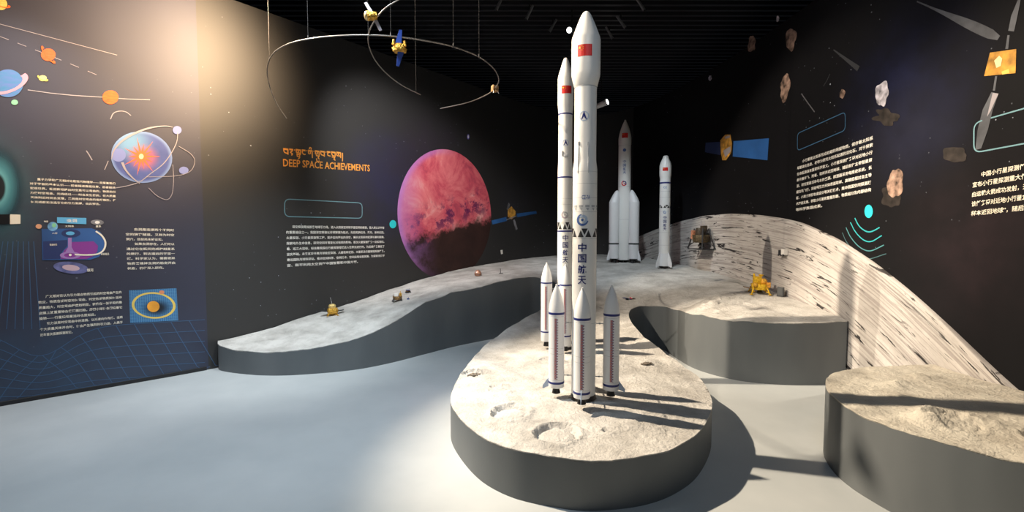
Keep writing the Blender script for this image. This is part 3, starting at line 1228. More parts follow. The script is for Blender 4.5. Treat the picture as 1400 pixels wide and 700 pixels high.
# starburst sphere
N = NT('print_starburst_sphere')
uv = N.tc.outputs['UV']
sep = N.node('ShaderNodeSeparateXYZ')
N.link(uv, sep.inputs[0])
rl = N.dist(uv, (0, 0))
c = N.ramp(N.noise(uv, 1.2, 3), [(.3, (0.05, 0.075, 0.24)), (.7, (0.085, 0.115, 0.34))])
c = N.mixc(N.math('MULTIPLY', N.smooth(N.dist(uv, (-.45, .5)), .9, .1), .7), c, (0.20, 0.42, 0.62))
c = N.mixc(N.math('MULTIPLY', N.smooth(rl, .86, 1.0), .5), c, (0.30, 0.45, 0.75))
c = N.mixc(N.smooth(N.dist(uv, (.05, 0)), .62, .05), c, (0.55, 0.12, 0.14))
N.link(c, N.b.inputs['Base Color'])
N.b.inputs['Roughness'].default_value = .55
d = Decal(0.0045)
d.ell_px(193.5, 215, 42, 35, 0, 0, .15)
pts = []
for k in range(28):
    t = 2 * PI * k / 28
    r = (27 if k % 4 == 0 else 18) if k % 2 == 0 else 6.5
    pts.append((193 + r * math.cos(t) * .98, 214 + r * math.sin(t)))
d.poly_px(pts, 1, 1)
d.ell_px(193, 214, 3.2, 3.6, 2, 2)
arc1 = [(152, 218), (156, 205), (168, 192), (185, 182), (205, 175), (225, 172.5), (236, 174)]
arc2 = [(167, 222), (172, 233), (182, 244), (191, 251)]
arc3 = [(150, 258), (170, 255), (190, 249), (205, 238), (225, 222), (240, 198), (243, 180)]
arc4 = [(203, 257), (215, 268), (228, 273), (235, 265), (237, 245), (236, 225)]
arc5 = [(244, 200), (260, 210), (266, 220), (262, 232), (252, 238), (235, 241), (200, 242)]
for a_, w_2 in ((arc1, lambda t: .006 + .012 * math.sin(PI * t)), (arc2, lambda t: .022 - .015 * t), (arc3, .007), (arc4, .005), (arc5, .005)):
    cc = [(q.x, q.y) for q in catmull([Vector((x, y, 0)) for x, y in a_], 3)]
    d.line_px(cc, w_2, 3, 3)
d.ell_px(162, 212, 10, 9, 4, 1)
d.ell_px(251, 233, 6.5, 5, 4, 2)
d.ell_px(242, 178, 6, 5.5, 4, 2)
d.build('starburst_sphere_print', [N.m, mat('ink_burst', (0.85, 0.16, 0.04), .6), mat('ink_core', (0.95, 0.7, 0.35), .6), ink_line_pale,
                                   mat('ink_moonlet', (0.20, 0.24, 0.52), .6)], wall_left, 'blue sphere picture with an orange starburst and white orbits')
d = Decal(0.003)
arc = [(q.x, q.y) for q in catmull([Vector((x, y, 0)) for x, y in [(151, 163), (155, 155), (163, 152), (172, 153), (179, 158)]], 2)]
d.line_px(arc, .007, 0)
d.line_px([(118, 206), (122, 212), (126, 219)], .008, 0)
d.line_px([(143, 232), (148, 220)], .006, 0)
d.build('comet_marks', ink_line_pale, wall_left)

# black hole at the left edge
N = NT('print_black_hole')
uv = N.tc.outputs['UV']
rl = N.dist(uv, (0, 0))
c = N.ramp(rl, [(0.0, (0.004, 0.006, 0.01)), (0.27, (0.004, 0.008, 0.012)), (0.34, (0.12, 0.36, 0.40)), (0.48, (0.05, 0.20, 0.24)), (0.72, (0.018, 0.07, 0.10)), (1.0, (0.010, 0.016, 0.040))])
N.link(c, N.b.inputs['Base Color'])
N.link(N.smooth(rl, 1.0, .5), N.b.inputs['Alpha'])
N.b.inputs['Roughness'].default_value = .6
d = Decal(0.0022)
d.ell_px(-6, 257, 44, 66, 0, 0)
d.build('black_hole_print', N.m, wall_left, 'black hole picture with a cyan halo at the left edge')
d = Decal(0.004)
d.quad_px([(-30, 293.5), (14, 293), (14, 306.5), (-30, 307)], 0)
d.quad_px([(13.5, 293), (28, 293.5), (28, 306), (13.5, 306.5)], 1)
d.build('caption_strip', [ink_black, ink_cream], wall_left, 'black strip with a white end block')

# wormhole diagram
d = Decal(0.004)
d.quad_px([(78, 297), (118, 298), (118, 306.5), (78, 305)], 0, 1)
a_, b_ = Vector(wall_uv(91, 304)), Vector(wall_uv(105, 299.6))
d.text_rect('虫洞', a_.x, a_.y, b_.x - a_.x, b_.y - a_.y, 1, 2)
d.build('blue_title_box', [ink_sky, ink_white], wall_left, 'light blue title box with white characters')
d = Decal(0.004)
d.poly_px([(57, 313), (125, 312), (136, 316), (143, 325), (145, 334), (142, 344), (135, 351), (124, 355), (58, 355.5)], 0)
d.poly_px([(83, 352), (88, 342), (94, 337), (94, 331), (128, 330), (134, 336), (133, 344), (126, 351), (118, 354), (83, 354)], 1, 1)
d.poly_px([(59, 330), (92, 328), (92, 336), (85, 344), (82, 354), (59, 354.5)], 4, 1)
d.ell_px(97, 319, 13, 5.5, 4, 1)
d.ell_px(96, 319, 6, 2.5, 2, 2)
d.poly_px([(93, 325), (98, 325), (98, 338), (102, 345), (89, 345), (93, 338)], 5, 2)
d.ell_px(96, 349, 14, 5, 5, 2, inner=.6, rings=2)
d.ell_px(96, 348.5, 2, 1.6, 3, 3)
ar = [(q.x, q.y) for q in catmull([Vector((x, y, 0)) for x, y in [(131, 316), (139, 322), (144, 331), (142, 341), (134, 347), (120, 348.5), (102, 348)]], 2)]
d.line_px(ar, .014, 3, 3)
d.ell_px(97, 366, 24, 8, 6, 1, .1)
d.ell_px(97, 366, 12, 4, 7, 2, .1)
d.ell_px(53, 309.5, 4.2, 3.2, 8, 1)
d.ell_px(72, 309.5, 7, 6.2, 9, 1)
d.ell_px(74, 308, 3, 3, 10, 2)
d.ell_px(133, 304, 9, 3.6, 11, 1, .05)
d.ell_px(133, 304, 3.4, 2, 12, 2)
for (a0, b0, t) in (((66, 304), (60, 301.5), '地球'), ((89, 310.5), (101, 308), '太阳系'), ((71, 320), (78, 317.5), '入口'), ((68, 336), (78, 333), '弯曲时空'),
                    ((138, 349), (149, 345.5), '穿越路径'), ((119, 371.5), (127.5, 367), '银河'), ((131, 311), (138, 308), '星系')):
    q0, q1 = Vector(wall_uv(*a0)), Vector(wall_uv(*b0))
    d.text_rect(t, min(q0.x, q1.x), q0.y, abs(q1.x - q0.x), q1.y - q0.y, 3, 4)
d.build('wormhole_diagram', [mat('ink_wh_blue', (0.03, 0.10, 0.30), .6, var=.3, vscale=2), ink_magenta, ink_sky, ink_cream, mat('ink_wh_navy', (0.02, 0.035, 0.13), .6),
                             mat('ink_wh_violet', (0.36, 0.20, 0.50), .6), mat('ink_gal', (0.12, 0.13, 0.30), .6, var=.4, vscale=20), mat('ink_gal_core', (0.6, 0.42, 0.48), .6),
                             mat('ink_sun', (0.7, 0.35, 0.2), .6), mat('ink_earth', (0.15, 0.35, 0.6), .6, var=.5, vscale=20), ink_green, ink_grey, ink_white], wall_left,
        'wormhole diagram with folded blue and purple sheet and small galaxies')

# gravity well picture
N = NT('print_gravity_well')
uv = N.tc.outputs['UV']
dd = N.dist(uv, (.5, .5), 1, 1)
wp = N.node('ShaderNodeTexBrick')
wp.offset = 0
wp.inputs['Scale'].default_value = 11
wp.inputs['Brick Width'].default_value = .5
wp.inputs['Row Height'].default_value = .5
wp.inputs['Mortar Size'].default_value = .035
wp.inputs['Color1'].default_value = (0.03, 0.13, 0.30, 1)
wp.inputs['Color2'].default_value = (0.035, 0.15, 0.33, 1)
wp.inputs['Mortar'].default_value = (0.14, 0.34, 0.52, 1)
N.link(uv, wp.inputs['Vector'])
c = N.mixc(N.smooth(N.dist(uv, (.55, .42), 1.0, 1.2), .38, .1), wp.outputs['Color'], (0.006, 0.01, 0.02))
N.link(c, N.b.inputs['Base Color'])
N.b.inputs['Roughness'].default_value = .6
d = Decal(0.004)
d.quad_px([(176.5, 397), (241, 394), (243.5, 438), (178, 441.5)], 0)
d.ell_px(210, 417.5, 30, 18, 1, 1, .06, inner=.88, rings=2)
d.ell_px(209.5, 419, 8.5, 7.5, 2, 2)
d.ell_px(221, 399.5, 3.6, 2.6, 3, 2)
d.build('gravity_well_print', [N.m, ink_yellow, mat('ink_ball', (0.85, 0.33, 0.03), .6, var=.3, vscale=8), mat('ink_ball2', (0.7, 0.25, 0.12), .6)], wall_left,
        'picture of an orange ball sunk in a blue grid')
# spacetime grid lines near the floor
d = Decal(0.0026)


def gridwarp(u, v):
    x = -20 + u * 300
    y = 455 + v * 95 - u * 18 + 40 * math.exp(-((x - 55) / 50) ** 2) * (1 - v) * .9
    return (x, min(y, 548 - .18 * max(0, x) * .9))


for k in range(13):
    u = k / 12
    d.line_px([(gridwarp(u + .18 * (t / 12 - .4) * (1 if u > .3 else -1), t / 12)) for t in range(13)], .006, 0)
for k in range(7):
    v = k / 6.5
    d.line_px([gridwarp(t / 24, v) for t in range(25)], .006, 0)
for k in range(7):
    d.line_px([(4 + k * 7 - t * 1.5 * (4 - k) * .3, 330 + t * 12) for t in range(11)], .005, 0)
d.build('grid_lines', ink_dim_line, wall_left, 'faint blue warped grid lines low on the navy wall')

# ================================================================ RIGHT WALL PRINTS
d = Decal(0.003)
round_box(d, (1090.5, 182.5), (1156, 153), (1156, 178), (1090.5, 206), .05, .010)
d.build('caption_frame', ink_blue_line, wall_right, 'slanting blue outline box above the nine row paragraph')
d = Decal(0.003)
round_box(d, (1332, 168), (1440, 137), (1440, 189), (1332, 209), .06, .010)
d.build('caption_frame', ink_teal_line, wall_right, 'teal outline box at the right edge of the photo')
Lr = ['小行星是太阳系形成初期的残留物质，保存着太阳系', '早期演化信息，被称为研究太阳系起源的活化石，对于探索', '生命起源具有重要科学意义。小行星探测任务将对近地小行', '星开展伴飞、附着、取样并返回地球，随后前往主带彗星探', '测，研究彗星活动与水的来源。探测器采用电推进系统，长', '期在轨飞行，突破弱引力天体表面取样、高精度相对自主导', '航、小推力转移轨道设计等关键技术，推动我国空间探测技', '术跨越发展，获取小行星和彗星形貌、物质组分及内部结构', '等科学数据成果。']
paragraph('text_block', wall_right, 'white slanting paragraph of nine rows below the blue outline box', (1090.5, 222), (1194, 187.5), (1089, 287), Lr,
          [1, 1, 1, 1, 1, 1, 1, 1, .40], ink_white, indent=(0,), ch=.54)
Lq = ['中国小行星探测任务正式立项，', '宣布小行星探测重大任务天问二号', '由运载火箭成功发射，天问二号开启', '该任务将对近地小行星2016进行探测', '样本返回地球”，随后对主带彗星']
paragraph('text_block', wall_right, 'large cream paragraph of five rows at the right edge', (1331, 240), (1450, 217), (1329, 292), Lq, [1, 1, 1, 1, 1], ink_cream, indent=(0,), ch=.56)
d = Decal(0.003)
d.ell_px(1188, 289, 5.6, 9, 0)
d.build('cyan_dot', ink_cyan, wall_right, 'cyan oval above the signal arcs')
d = Decal(0.003)


def sig(pts, w):
    cc = [(q.x, q.y) for q in catmull([Vector((x, y, 0)) for x, y in pts], 2)]
    return cc


for k, (pts, mi, w) in enumerate([([(1169, 298), (1175, 309), (1184, 316), (1192, 316.5), (1203, 311)], 0, .012),
                                  ([(1163, 304), (1170, 317), (1181, 328), (1192, 330), (1206, 322)], 0, .011),
                                  ([(1157, 311), (1164, 325), (1176, 338), (1190, 343), (1209, 335)], 1, .010),
                                  ([(1152, 318), (1158, 331), (1170, 345), (1186, 354), (1212, 347)], 2, .008)]):
    d.line_px(sig(pts, w), w, mi)
d.build('signal_arcs', [mat('ink_sig_a', (0.03, 0.38, 0.42), .6), mat('ink_sig_b', (0.07, 0.24, 0.27), .6), mat('ink_sig_c', (0.05, 0.12, 0.14), .6)], wall_right,
        'four teal signal arcs under the cyan oval')
AST = [(1028, 60, 5.5, 11, 0, 'upper left brown asteroid picture near the ceiling'), (1082, 53, 7, 15.5, 0, 'tall brown asteroid picture near the ceiling'),
       (1073.5, 120, 6.5, 18, 0, 'pinkish asteroid picture right of the rockets, lowest of the three brown ones'), (1152, 128.5, 3.6, 6.5, 0, 'small pink asteroid above the blue outline box'),
       (1206, 128, 9, 17, 1, 'white and grey asteroid picture above the nine row paragraph'), (1225, 251, 11, 21, 0, 'large orange brown asteroid beside the nine row paragraph'),
       (971, 107, 2, 4, 1, None), (1063.5, 26, 2, 4.5, 1, None), (1306, 212, 17, 11, 2, 'dark brown asteroid left of the teal outline box')]
for (cx, cy, rx, ry, mi, lab) in AST:
    d = Decal(0.003)
    d.ell_px(cx, cy, rx, ry, 0, 0, .12, 40, 8, .34)
    d.build('asteroid_print', [ink_rock, ink_rock_pale, ink_rock_dark][mi], wall_right, lab)
d = Decal(0.0024)
d.ell_px(1219, 268, 15, 14, 0, 0, .3, jit=.4)
d.ell_px(1212, 160, 16, 10, 0, 0, .2, jit=.6)
d.build('dark_rubble_print', ink_rock_dark, wall_right)
d = Decal(0.003)
d.line_px([(1254 + t * 11.2, 2 + t * 4.7 + (t * t) * .03) for t in range(11)], lambda t: .010 + .055 * math.sin(min(1, t * 1.05) * PI * .62) ** 2.4 * (1 if t < .96 else .4), 0)
d.build('comet_print', ink_haze, wall_right, 'pale grey comet streak near the top right')
d = Decal(0.003)
d.line_px([(1140 + t * 3.4, 68 + t * 2.6) for t in range(11)], lambda t: .01 + .04 * t, 0)
d.line_px([(1096, 128), (1105, 141), (1114, 153)], .014, 1)
d.line_px([(1126, 118), (1131, 110), (1135, 101)], .008, 0)
d.build('comet_print', [mat('ink_faint', (0.035, 0.037, 0.042), .6), mat('ink_streak', (0.10, 0.10, 0.11), .6)], wall_right, 'faint grey streaks above the blue outline box')
# blue winged probe print
d = Decal(0.003)
d.poly_px([(965, 195), (985, 194), (985, 212), (964, 208)], 0)
d.poly_px([(1003, 193), (1051.5, 189), (1049.5, 219), (1002, 214)], 1)
d.line_px([(1031.5, 191), (1031, 217)], .012, 0, 1)
d.poly_px([(985, 192), (992, 184), (999, 184), (1001, 196), (1000, 209), (993, 219), (988, 219), (986, 210)], 2, 1)
d.poly_px([(991, 187), (998, 185), (998.5, 188), (992, 190)], 3, 2)
d.poly_px([(989, 206), (999, 200), (999.5, 207), (992, 215)], 3, 2)
d.build('probe_print', [mat('ink_blue_dark', (0.012, 0.03, 0.11), .6), mat('ink_blue_panel', (0.02, 0.11, 0.36), .6, var=.2, vscale=3), ink_gold, ink_line_pale], wall_right,
        'printed probe with one long bright blue panel')
# gold probe print with grey vanes
d = Decal(0.003)
d.poly_px([(1354, 72), (1390, 67), (1389, 100), (1346, 104)], 0)
d.poly_px([(1360, 83), (1367, 76), (1371, 80), (1369, 90), (1363, 93)], 1, 1)
d.poly_px([(1370, 98), (1380, 94), (1381, 100), (1371, 102)], 2, 1)
d.poly_px([(1375, 67), (1378, 48), (1381, 48), (1379, 67)], 3)
d.poly_px([(1387, 43), (1392, 20), (1396, 0), (1392, 0), (1383, 22), (1379, 42)], 3)
d.poly_px([(1361, 104), (1364, 104), (1361, 124), (1358, 124)], 3)
d.poly_px([(1356, 126), (1366, 128), (1358, 150), (1351, 178), (1342, 203), (1334, 205), (1337, 178), (1344, 150)], 3)
d.poly_px([(1358, 127), (1366, 128), (1355, 152), (1350, 160)], 4, 1)
d.build('probe_print', [mat('ink_gold_foil', (0.50, 0.24, 0.03), .5, var=.7, vscale=10), mat('ink_flare', (0.9, 0.7, 0.35), .6), ink_yellow, ink_haze, ink_line_pale], wall_right,
        'printed gold probe with grey vanes at the top right')

# ================================================================ ROCKETS
WHITE = mat('rocket_white', (0.80, 0.80, 0.79), 0.38, 0, 0.5)
WHITE2 = mat('rocket_white_satin', (0.77, 0.78, 0.80), 0.42, 0, 0.5)
NAVY = mat('rocket_navy', (0.012, 0.022, 0.16), 0.4)
BLUE = mat('rocket_blue', (0.07, 0.14, 0.38), 0.4)
PALEBLUE = mat('rocket_pale_blue', (0.42, 0.52, 0.68), 0.4)
RED = mat('flag_red', (0.62, 0.012, 0.008), 0.45)
YEL = mat('flag_yellow', (0.8, 0.55, 0.03), 0.45)
ZRED = mat('checker_red', (0.50, 0.22, 0.22), 0.45)
SEAM = mat('panel_seam_grey', (0.40, 0.42, 0.45), 0.5)
BLACK = mat('engine_black', (0.012, 0.012, 0.014), 0.45)
NOZ = mat('nozzle_dark', (0.05, 0.045, 0.04), 0.4, 0.6)
TRUSS = mat('truss_black', (0.03, 0.03, 0.035), 0.5)


class Wrap:
    """flat artwork wrapped on a cylinder surface of radius r(z)"""

    def __init__(self, rfun, th0=0.0, off=0.0012, cx=0.0, cy=0.0):
        self.mb = MB()
        self.r, self.th0, self.off, self.cx, self.cy = rfun, th0, off, cx, cy

    def add(self, verts, faces, mi=0, lay=0):
        r0 = self.r(0) if callable(self.r) else self.r
        xs = [p[0] for p in verts]
        if max(xs) - min(xs) > r0 * .2:
            verts, faces = subdiv2d(verts, faces, r0 * .16)
        out = []
        for (u, z) in verts:
            r = self.r(z) if callable(self.r) else self.r
            th = self.th0 + u / r
            R = r + self.off + lay * .0007
            out.append((self.cx + R * math.sin(th), self.cy - R * math.cos(th), z))
        self.mb.add(out, faces, mi)

    def rect(self, u0, u1, z0, z1, mi=0, lay=0):
        self.add([(u0, z0), (u1, z0), (u1, z1), (u0, z1)], [(0, 1, 2, 3)], mi, lay)

    def poly(self, pts, mi=0, lay=0):
        t = geometry.tessellate_polygon([[Vector((a, b, 0)) for a, b in pts]])
        self.add(pts, t, mi, lay)

    def ring(self, cu, cz, r0, r1, mi=0, lay=0, a0=0, a1=2 * PI, n=28):
        vs, fs = [], []
        for k in range(n + 1):
            t = a0 + (a1 - a0) * k / n
            vs += [(cu + r0 * math.cos(t), cz + r0 * math.sin(t)), (cu + r1 * math.cos(t), cz + r1 * math.sin(t))]
        for k in range(n):
            fs.append((2 * k, 2 * k + 1, 2 * k + 3, 2 * k + 2))
        self.add(vs, fs, mi, lay)

    def disc(self, cu, cz, r, mi=0, lay=0, n=24):
        self.poly([(cu + r * math.cos(2 * PI * k / n), cz + r * math.sin(2 * PI * k / n)) for k in range(n)], mi, lay)

    def text(self, txt, u, z, w, h, mi=0, lay=0):
        v, t = text_tris(txt)
        v = fit(v, u, z, w, h)
        self.add([tuple(p) for p in v], t, mi, lay)

    def build(self, name, mats, parent, label=None):
        o = self.mb.build(name, mats, parent, smooth=False)
        if label:
            o['label'] = label
        return o


def star(cu, cz, r, rot=PI / 2):
    return [(cu + (r if k % 2 == 0 else r * .38) * math.cos(rot + k * PI / 5), cz + (r if k % 2 == 0 else r * .38) * math.sin(rot + k * PI / 5)) for k in range(10)]


def flag(parent, rf, u0, u1, z0, z1, th0=0.0):
    w = Wrap(rf, th0)
    w.rect(u0, u1, z0, z1, 0)
    W_, H_ = u1 - u0, z1 - z0
    w.poly(star(u0 + W_ * .17, z1 - H_ * .27, H_ * .16), 1, 1)
    for a, b in ((.33, .12), (.40, .23), (.40, .38), (.33, .49)):
        w.poly(star(u0 + W_ * a, z1 - H_ * b, H_ * .055), 1, 1)
    w.build('national_flag', [RED, YEL], parent, 'small red flag with yellow stars')


def letters(parent, rf, u, ztop_, size, gap, m, txt='中国航天', th0=0.0):
    w = Wrap(rf, th0)
    z = ztop_
    for ch in txt:
        w.text(ch, u - size / 2, z - size, size, size, 0)
        z -= size + gap
    w.build('lettering', m, parent, 'dark blue vertical characters')


def arrow_emblem(parent, rf, u, z, r, th0=0.0):
    w = Wrap(rf, th0)
    w.ring(u, z, r * .82, r, 1)
    w.poly([(u, z + r * 1.0), (u + r * .62, z - r * .75), (u + r * .25, z - r * .5), (u, z - r * .05), (u - r * .25, z - r * .5), (u - r * .62, z - r * .75)], 0, 1)
    w.build('arrow_emblem', [NAVY, PALEBLUE], parent, 'navy arrowhead emblem in a pale blue ring')


def swirl_emblem(parent, rf, u, z, r, m0, m1, th0=0.0):
    w = Wrap(rf, th0)
    w.ring(u, z, r * .62, r, 0, 0, PI * .55, PI * 1.95)
    w.ring(u + r * .1, z + r * .1, r * .35, r * .75, 1, 1, -PI * .45, PI * .8)
    w.disc(u, z, r * .22, 0, 1)
    w.build('swirl_emblem', [m0, m1], parent, 'round blue swirl emblem')


def truss_band(parent, rf, z0, z1, n=11, m=TRUSS):
    w = Wrap(rf, 0.0)
    r0 = rf(z0) if callable(rf) else rf
    per = 2 * PI * r0
    for k in range(n):
        a = -per / 2 + per * k / n
        b = a + per / n
        c = (a + b) / 2
        g = per / n * .10
        w.poly([(a + g, z0), (b - g, z0), (c, z1 - (z1 - z0) * .18)], 0)
        if k % 2 == 0:
            w.poly([(c + g, z1), (c + per / n - g, z1), (b, z0 + (z1 - z0) * .25)], 0, 0)
    w.build('interstage_truss', m, parent, 'black and white zigzag truss band')


def seam(w, z, h=.0016, mi=0):
    r0 = w.r(z) if callable(w.r) else w.r
    w.rect(-PI * r0, PI * r0, z - h / 2, z + h / 2, mi)


def band(parent, r, z0, z1, m, name='colour_band'):
    mb = MB()
    mb.lathe([(r + .0005, z0), (r + .0018, z0 + .001), (r + .0018, z1 - .001), (r + .0005, z1)], 48)
    return mb.build(name, m, parent)


def ogive(r, L, n=14, tip=.08, p=1.7):
    """from base (0) to tip (L)"""
    pr_ = []
    for i in range(n + 1):
        t = i / n
        pr_.append((max(r * (1 - t ** p) ** .82, 0.0), t * L))
    pr_[-1] = (r * tip * .5, L)
    return pr_


def make_booster(parent, ang, dist, r, zb, zt, z_band1, z_band0, noz_z, nose_z, fin=True, big=1.0, redstrip=True, core_r=.09, strip_ang=None):
    """booster is a part; nose cone, bands, strip, nozzle, fin and struts are its sub-parts"""
    cx, cy = dist * math.sin(ang), -dist * math.cos(ang)
    mb = MB()
    zm = (z_band1 + z_band0) / 2
    rows = [(r * .97, zb), (r, zb + .004)]
    for q in (z_band0 + .022, zm - .04, zm, z_band1 - .02):
        rows += [(r, q - .0008), (r, q + .0008)]
    rows.append((r, nose_z))
    mb.lathe(rows, 36, 0, (cx, cy, 0))
    for i in (2, 4, 6, 8):
        for q in range(36):
            mb.m[i * 36 + q] = 1
    b = mb.build('booster', [WHITE2, SEAM], parent)
    mb = MB()
    mb.lathe([(q, z + nose_z) for q, z in ogive(r, zt - nose_z, 16, .28, 1.5)], 36, 0, (cx, cy, 0))
    mb.build('nose_cone', WHITE2, b)
    for z in (z_band1, z_band0):
        mb = MB()
        h = .016 * big
        mb.lathe([(r + .0004, z - h / 2), (r + .0016, z - h / 2 + .001), (r + .0016, z + h / 2 - .001), (r + .0004, z + h / 2)], 36, 0, (cx, cy, 0))
        mb.build('colour_band', NAVY, b)
    # zigzag strip facing the visitor
    w = Wrap(r, strip_ang if strip_ang is not None else 0.0, .0012, cx, cy)
    z0, z1 = z_band0 + .03 * big, z_band1 - .03 * big
    zz = (z0 + z1) / 2
    step = .0095 * big
    ww, hw = r * .17, .0028 * big
    zz_pts, z, sd = [], z0, 1
    while z < z1:
        zz_pts.append((ww * .6 + sd * ww * .8, z))
        z += step
        sd = -sd
    w.poly([(a_ - hw, b_) for a_, b_ in zz_pts] + [(a_ + hw, b_) for a_, b_ in reversed(zz_pts)], 0, 1)
    w.poly([(-ww * 1.1, z0)] + [(-ww * 1.1, zz_pts[-1][1])] + [(a_ - hw - .0012, b_) for a_, b_ in reversed(zz_pts)], 1)
    w.build('zigzag_strip', [NAVY, ZRED if redstrip else BLUE], b, 'vertical red and navy zigzag strip')
    mb = MB()
    mb.lathe([(r * .55, noz_z), (r * .5, noz_z + (zb - noz_z) * .3), (r * .38, zb - .004), (r * .38, zb + .003)], 24, 0, (cx, cy, 0))
    mb.build('nozzle', BLACK, b)
    ux, uy = math.sin(ang), -math.cos(ang)
    if fin:
        mb = MB()
        tx, ty = -uy, ux
        a0, a1 = dist + r * .96, dist + r * 1.75
        t = .0025
        vs = []
        for sgn in (-1, 1):
            for (rad, z) in ((a0, z_band0 + .03), (a1, zb + .005), (a1, zb - .02), (a0, zb + .002)):
                vs.append((ux * rad + tx * t * sgn, uy * rad + ty * t * sgn, z))
        mb.add(vs, [(0, 1, 2, 3), (7, 6, 5, 4), (0, 4, 5, 1), (1, 5, 6, 2), (2, 6, 7, 3), (3, 7, 4, 0)])
        mb.build('fin', PALEBLUE, b, smooth=False)
    for z in (z_band1 - .07 * big, z_band0 + .05 * big):
        mb = MB()
        mb.cyl((ux * (core_r - .004), uy * (core_r - .004), z), (ux * (dist - r + .004), uy * (dist - r + .004), z), .0035)
        mb.ball((ux * (core_r + dist - r) / 2, uy * (core_r + dist - r) / 2, z), .007, 0, 10, 6)
        mb.build('strut', SEAM, b)
    return b


def core_part(name, root, prof, m=WHITE, seg=56, seams=(), sh=.001):
    # seams: thin grey joint lines that belong to the shell's own mesh
    mb = MB()
    if not seams:
        mb.lathe(prof, seg)
        return mb.build(name, m, root)
    rows = [(r, z, None) for r, z in prof]
    for z in seams:
        for i in range(len(rows) - 1):
            (ra, za, _), (rb_, zb_, _) = rows[i], rows[i + 1]
            if za + .004 < z < zb_ - .004:
                f = lambda q: ra + (rb_ - ra) * (q - za) / (zb_ - za)
                rows[i + 1:i + 1] = [(f(z - sh), z - sh, 1), (f(z + sh), z + sh, None)]
                break
    mb.lathe([(r, z) for r, z, _ in rows], seg)
    for i, (_, _, k) in enumerate(rows[:-1]):
        if k:
            for q in range(seg):
                mb.m[i * seg + q] = 1
    return mb.build(name, [m, SEAM], root)


def engines(root, r, z0, z1, n=2):
    mb = MB()
    mb.lathe([(r * 1.02, z1 - .03), (r * 1.12, z1 - .055), (r * 1.08, z0 + .012), (r * .6, z0 + .012)], 40)
    for k in range(n):
        a = 2 * PI * k / n + .4
        c = (r * .45 * math.cos(a), r * .45 * math.sin(a), 0)
        mb.lathe([(r * .36, z0 + .002), (r * .3, z0 + .02), (r * .18, z0 + .04)], 20, 0, c)
    mb.build('engine_section', mat('engine_dark', (0.022, 0.018, 0.017), .4, 0, .5, var=.5, vscale=20), root)


# ---- front rocket
RX, RY = .521, 3.42
KZ = lambda py: zf(py, RY)
PX = RY / F
ground = H(RX, RY)
GA = ground - 0.004
rot = -math.atan2(RX, RY)
rk = thing('model_rocket', 'tallest white model rocket in front, with four boosters, red flag and blue vertical characters', 'model rocket', (RX, RY, GA), rot)
zz = lambda py: KZ(py) - GA
r1, r2, rfair = 16.4 * PX, 14.8 * PX, 19.2 * PX
core_part('first_stage', rk, [(r1, .035), (r1, zz(312))], seams=(zz(326), zz(440)))
core_part('second_stage', rk, [(r1, zz(312)), (r1, zz(232)), (r2 * 1.01, zz(221)), (r2, zz(219)), (r2, zz(120))], seams=(zz(290), zz(271), zz(252), zz(236)))
core_part('fairing', rk, [(r2 * .98, zz(120)), (r2 * 1.05, zz(119)), (rfair * .985, zz(105)), (rfair, zz(102)), (rfair, zz(56)), (rfair * .96, zz(52)), (rfair * .62, zz(34)), (rfair * .36, zz(22)),
                          (rfair * .24, zz(18.2)), (rfair * .13, zz(16.2)), (.001, zz(15.6))])
R1 = r1
band(rk, r2, zz(121.2), zz(120.2), SEAM, 'separation_ring')
flag(rk, rfair, -11.5 * PX, 8 * PX, zz(83), zz(67.5))
arrow_emblem(rk, r2, -2 * PX, zz(162), 6.5 * PX)
mb = MB()
for (du, py) in ((-9, 198), (4, 199)):
    th = du * PX / r2
    c = Vector((math.sin(th) * r2, -math.cos(th) * r2, zz(py)))
    mb = MB()
    mb.box(c, (.010, .014, .022), 0)
    mb.cyl(c + Vector((0, 0, -.005)), (math.sin(th) * (r1 + .001), -math.cos(th) * (r1 + .001), zz(238)), .003, .003)
    mb.build('cable_duct', SEAM, rk)
w = Wrap(R1, 0)
w.text('CZ-7A', -4 * PX, zz(273.5), 11 * PX, 5.5 * PX, 0)
w.build('type_lettering', BLUE, rk, 'small grey blue type lettering')
w = Wrap(R1, 0)
per = 2 * PI * R1
for k in range(12):
    a = -per / 2 + per * k / 12
    w.rect(a + .004, a + per / 12 - .012, zz(284), zz(281), 0)
    w.poly([(a + .006, zz(285)), (a + per / 12 - .014, zz(285)), (a + per / 24, zz(288.5))], 0)
w.build('vent_row', SEAM, rk)
swirl_emblem(rk, R1, -3 * PX, zz(301), 8 * PX, BLUE, PALEBLUE)
truss_band(rk, R1, zz(324), zz(312.5), 10)
letters(rk, R1, -3 * PX, zz(332), 11.5 * PX, 3.1 * PX, NAVY)
engines(rk, r1, 0.0, .06)
bz = lambda py, Y: zf(py, Y) - GA
db = 37.5 * PX
a0 = math.radians(-3)
for k in range(4):
    ang = a0 + k * PI / 2 + (math.radians(3) if k else 0)
    Yb = RY - db * math.cos(ang + 0) * 1.0
    make_booster(rk, ang, db, 11 * PX * .99, bz(530, RY), bz(389, RY), bz(428.5, RY), bz(523, RY), bz(538.5, RY), bz(424.5, RY), core_r=r1)

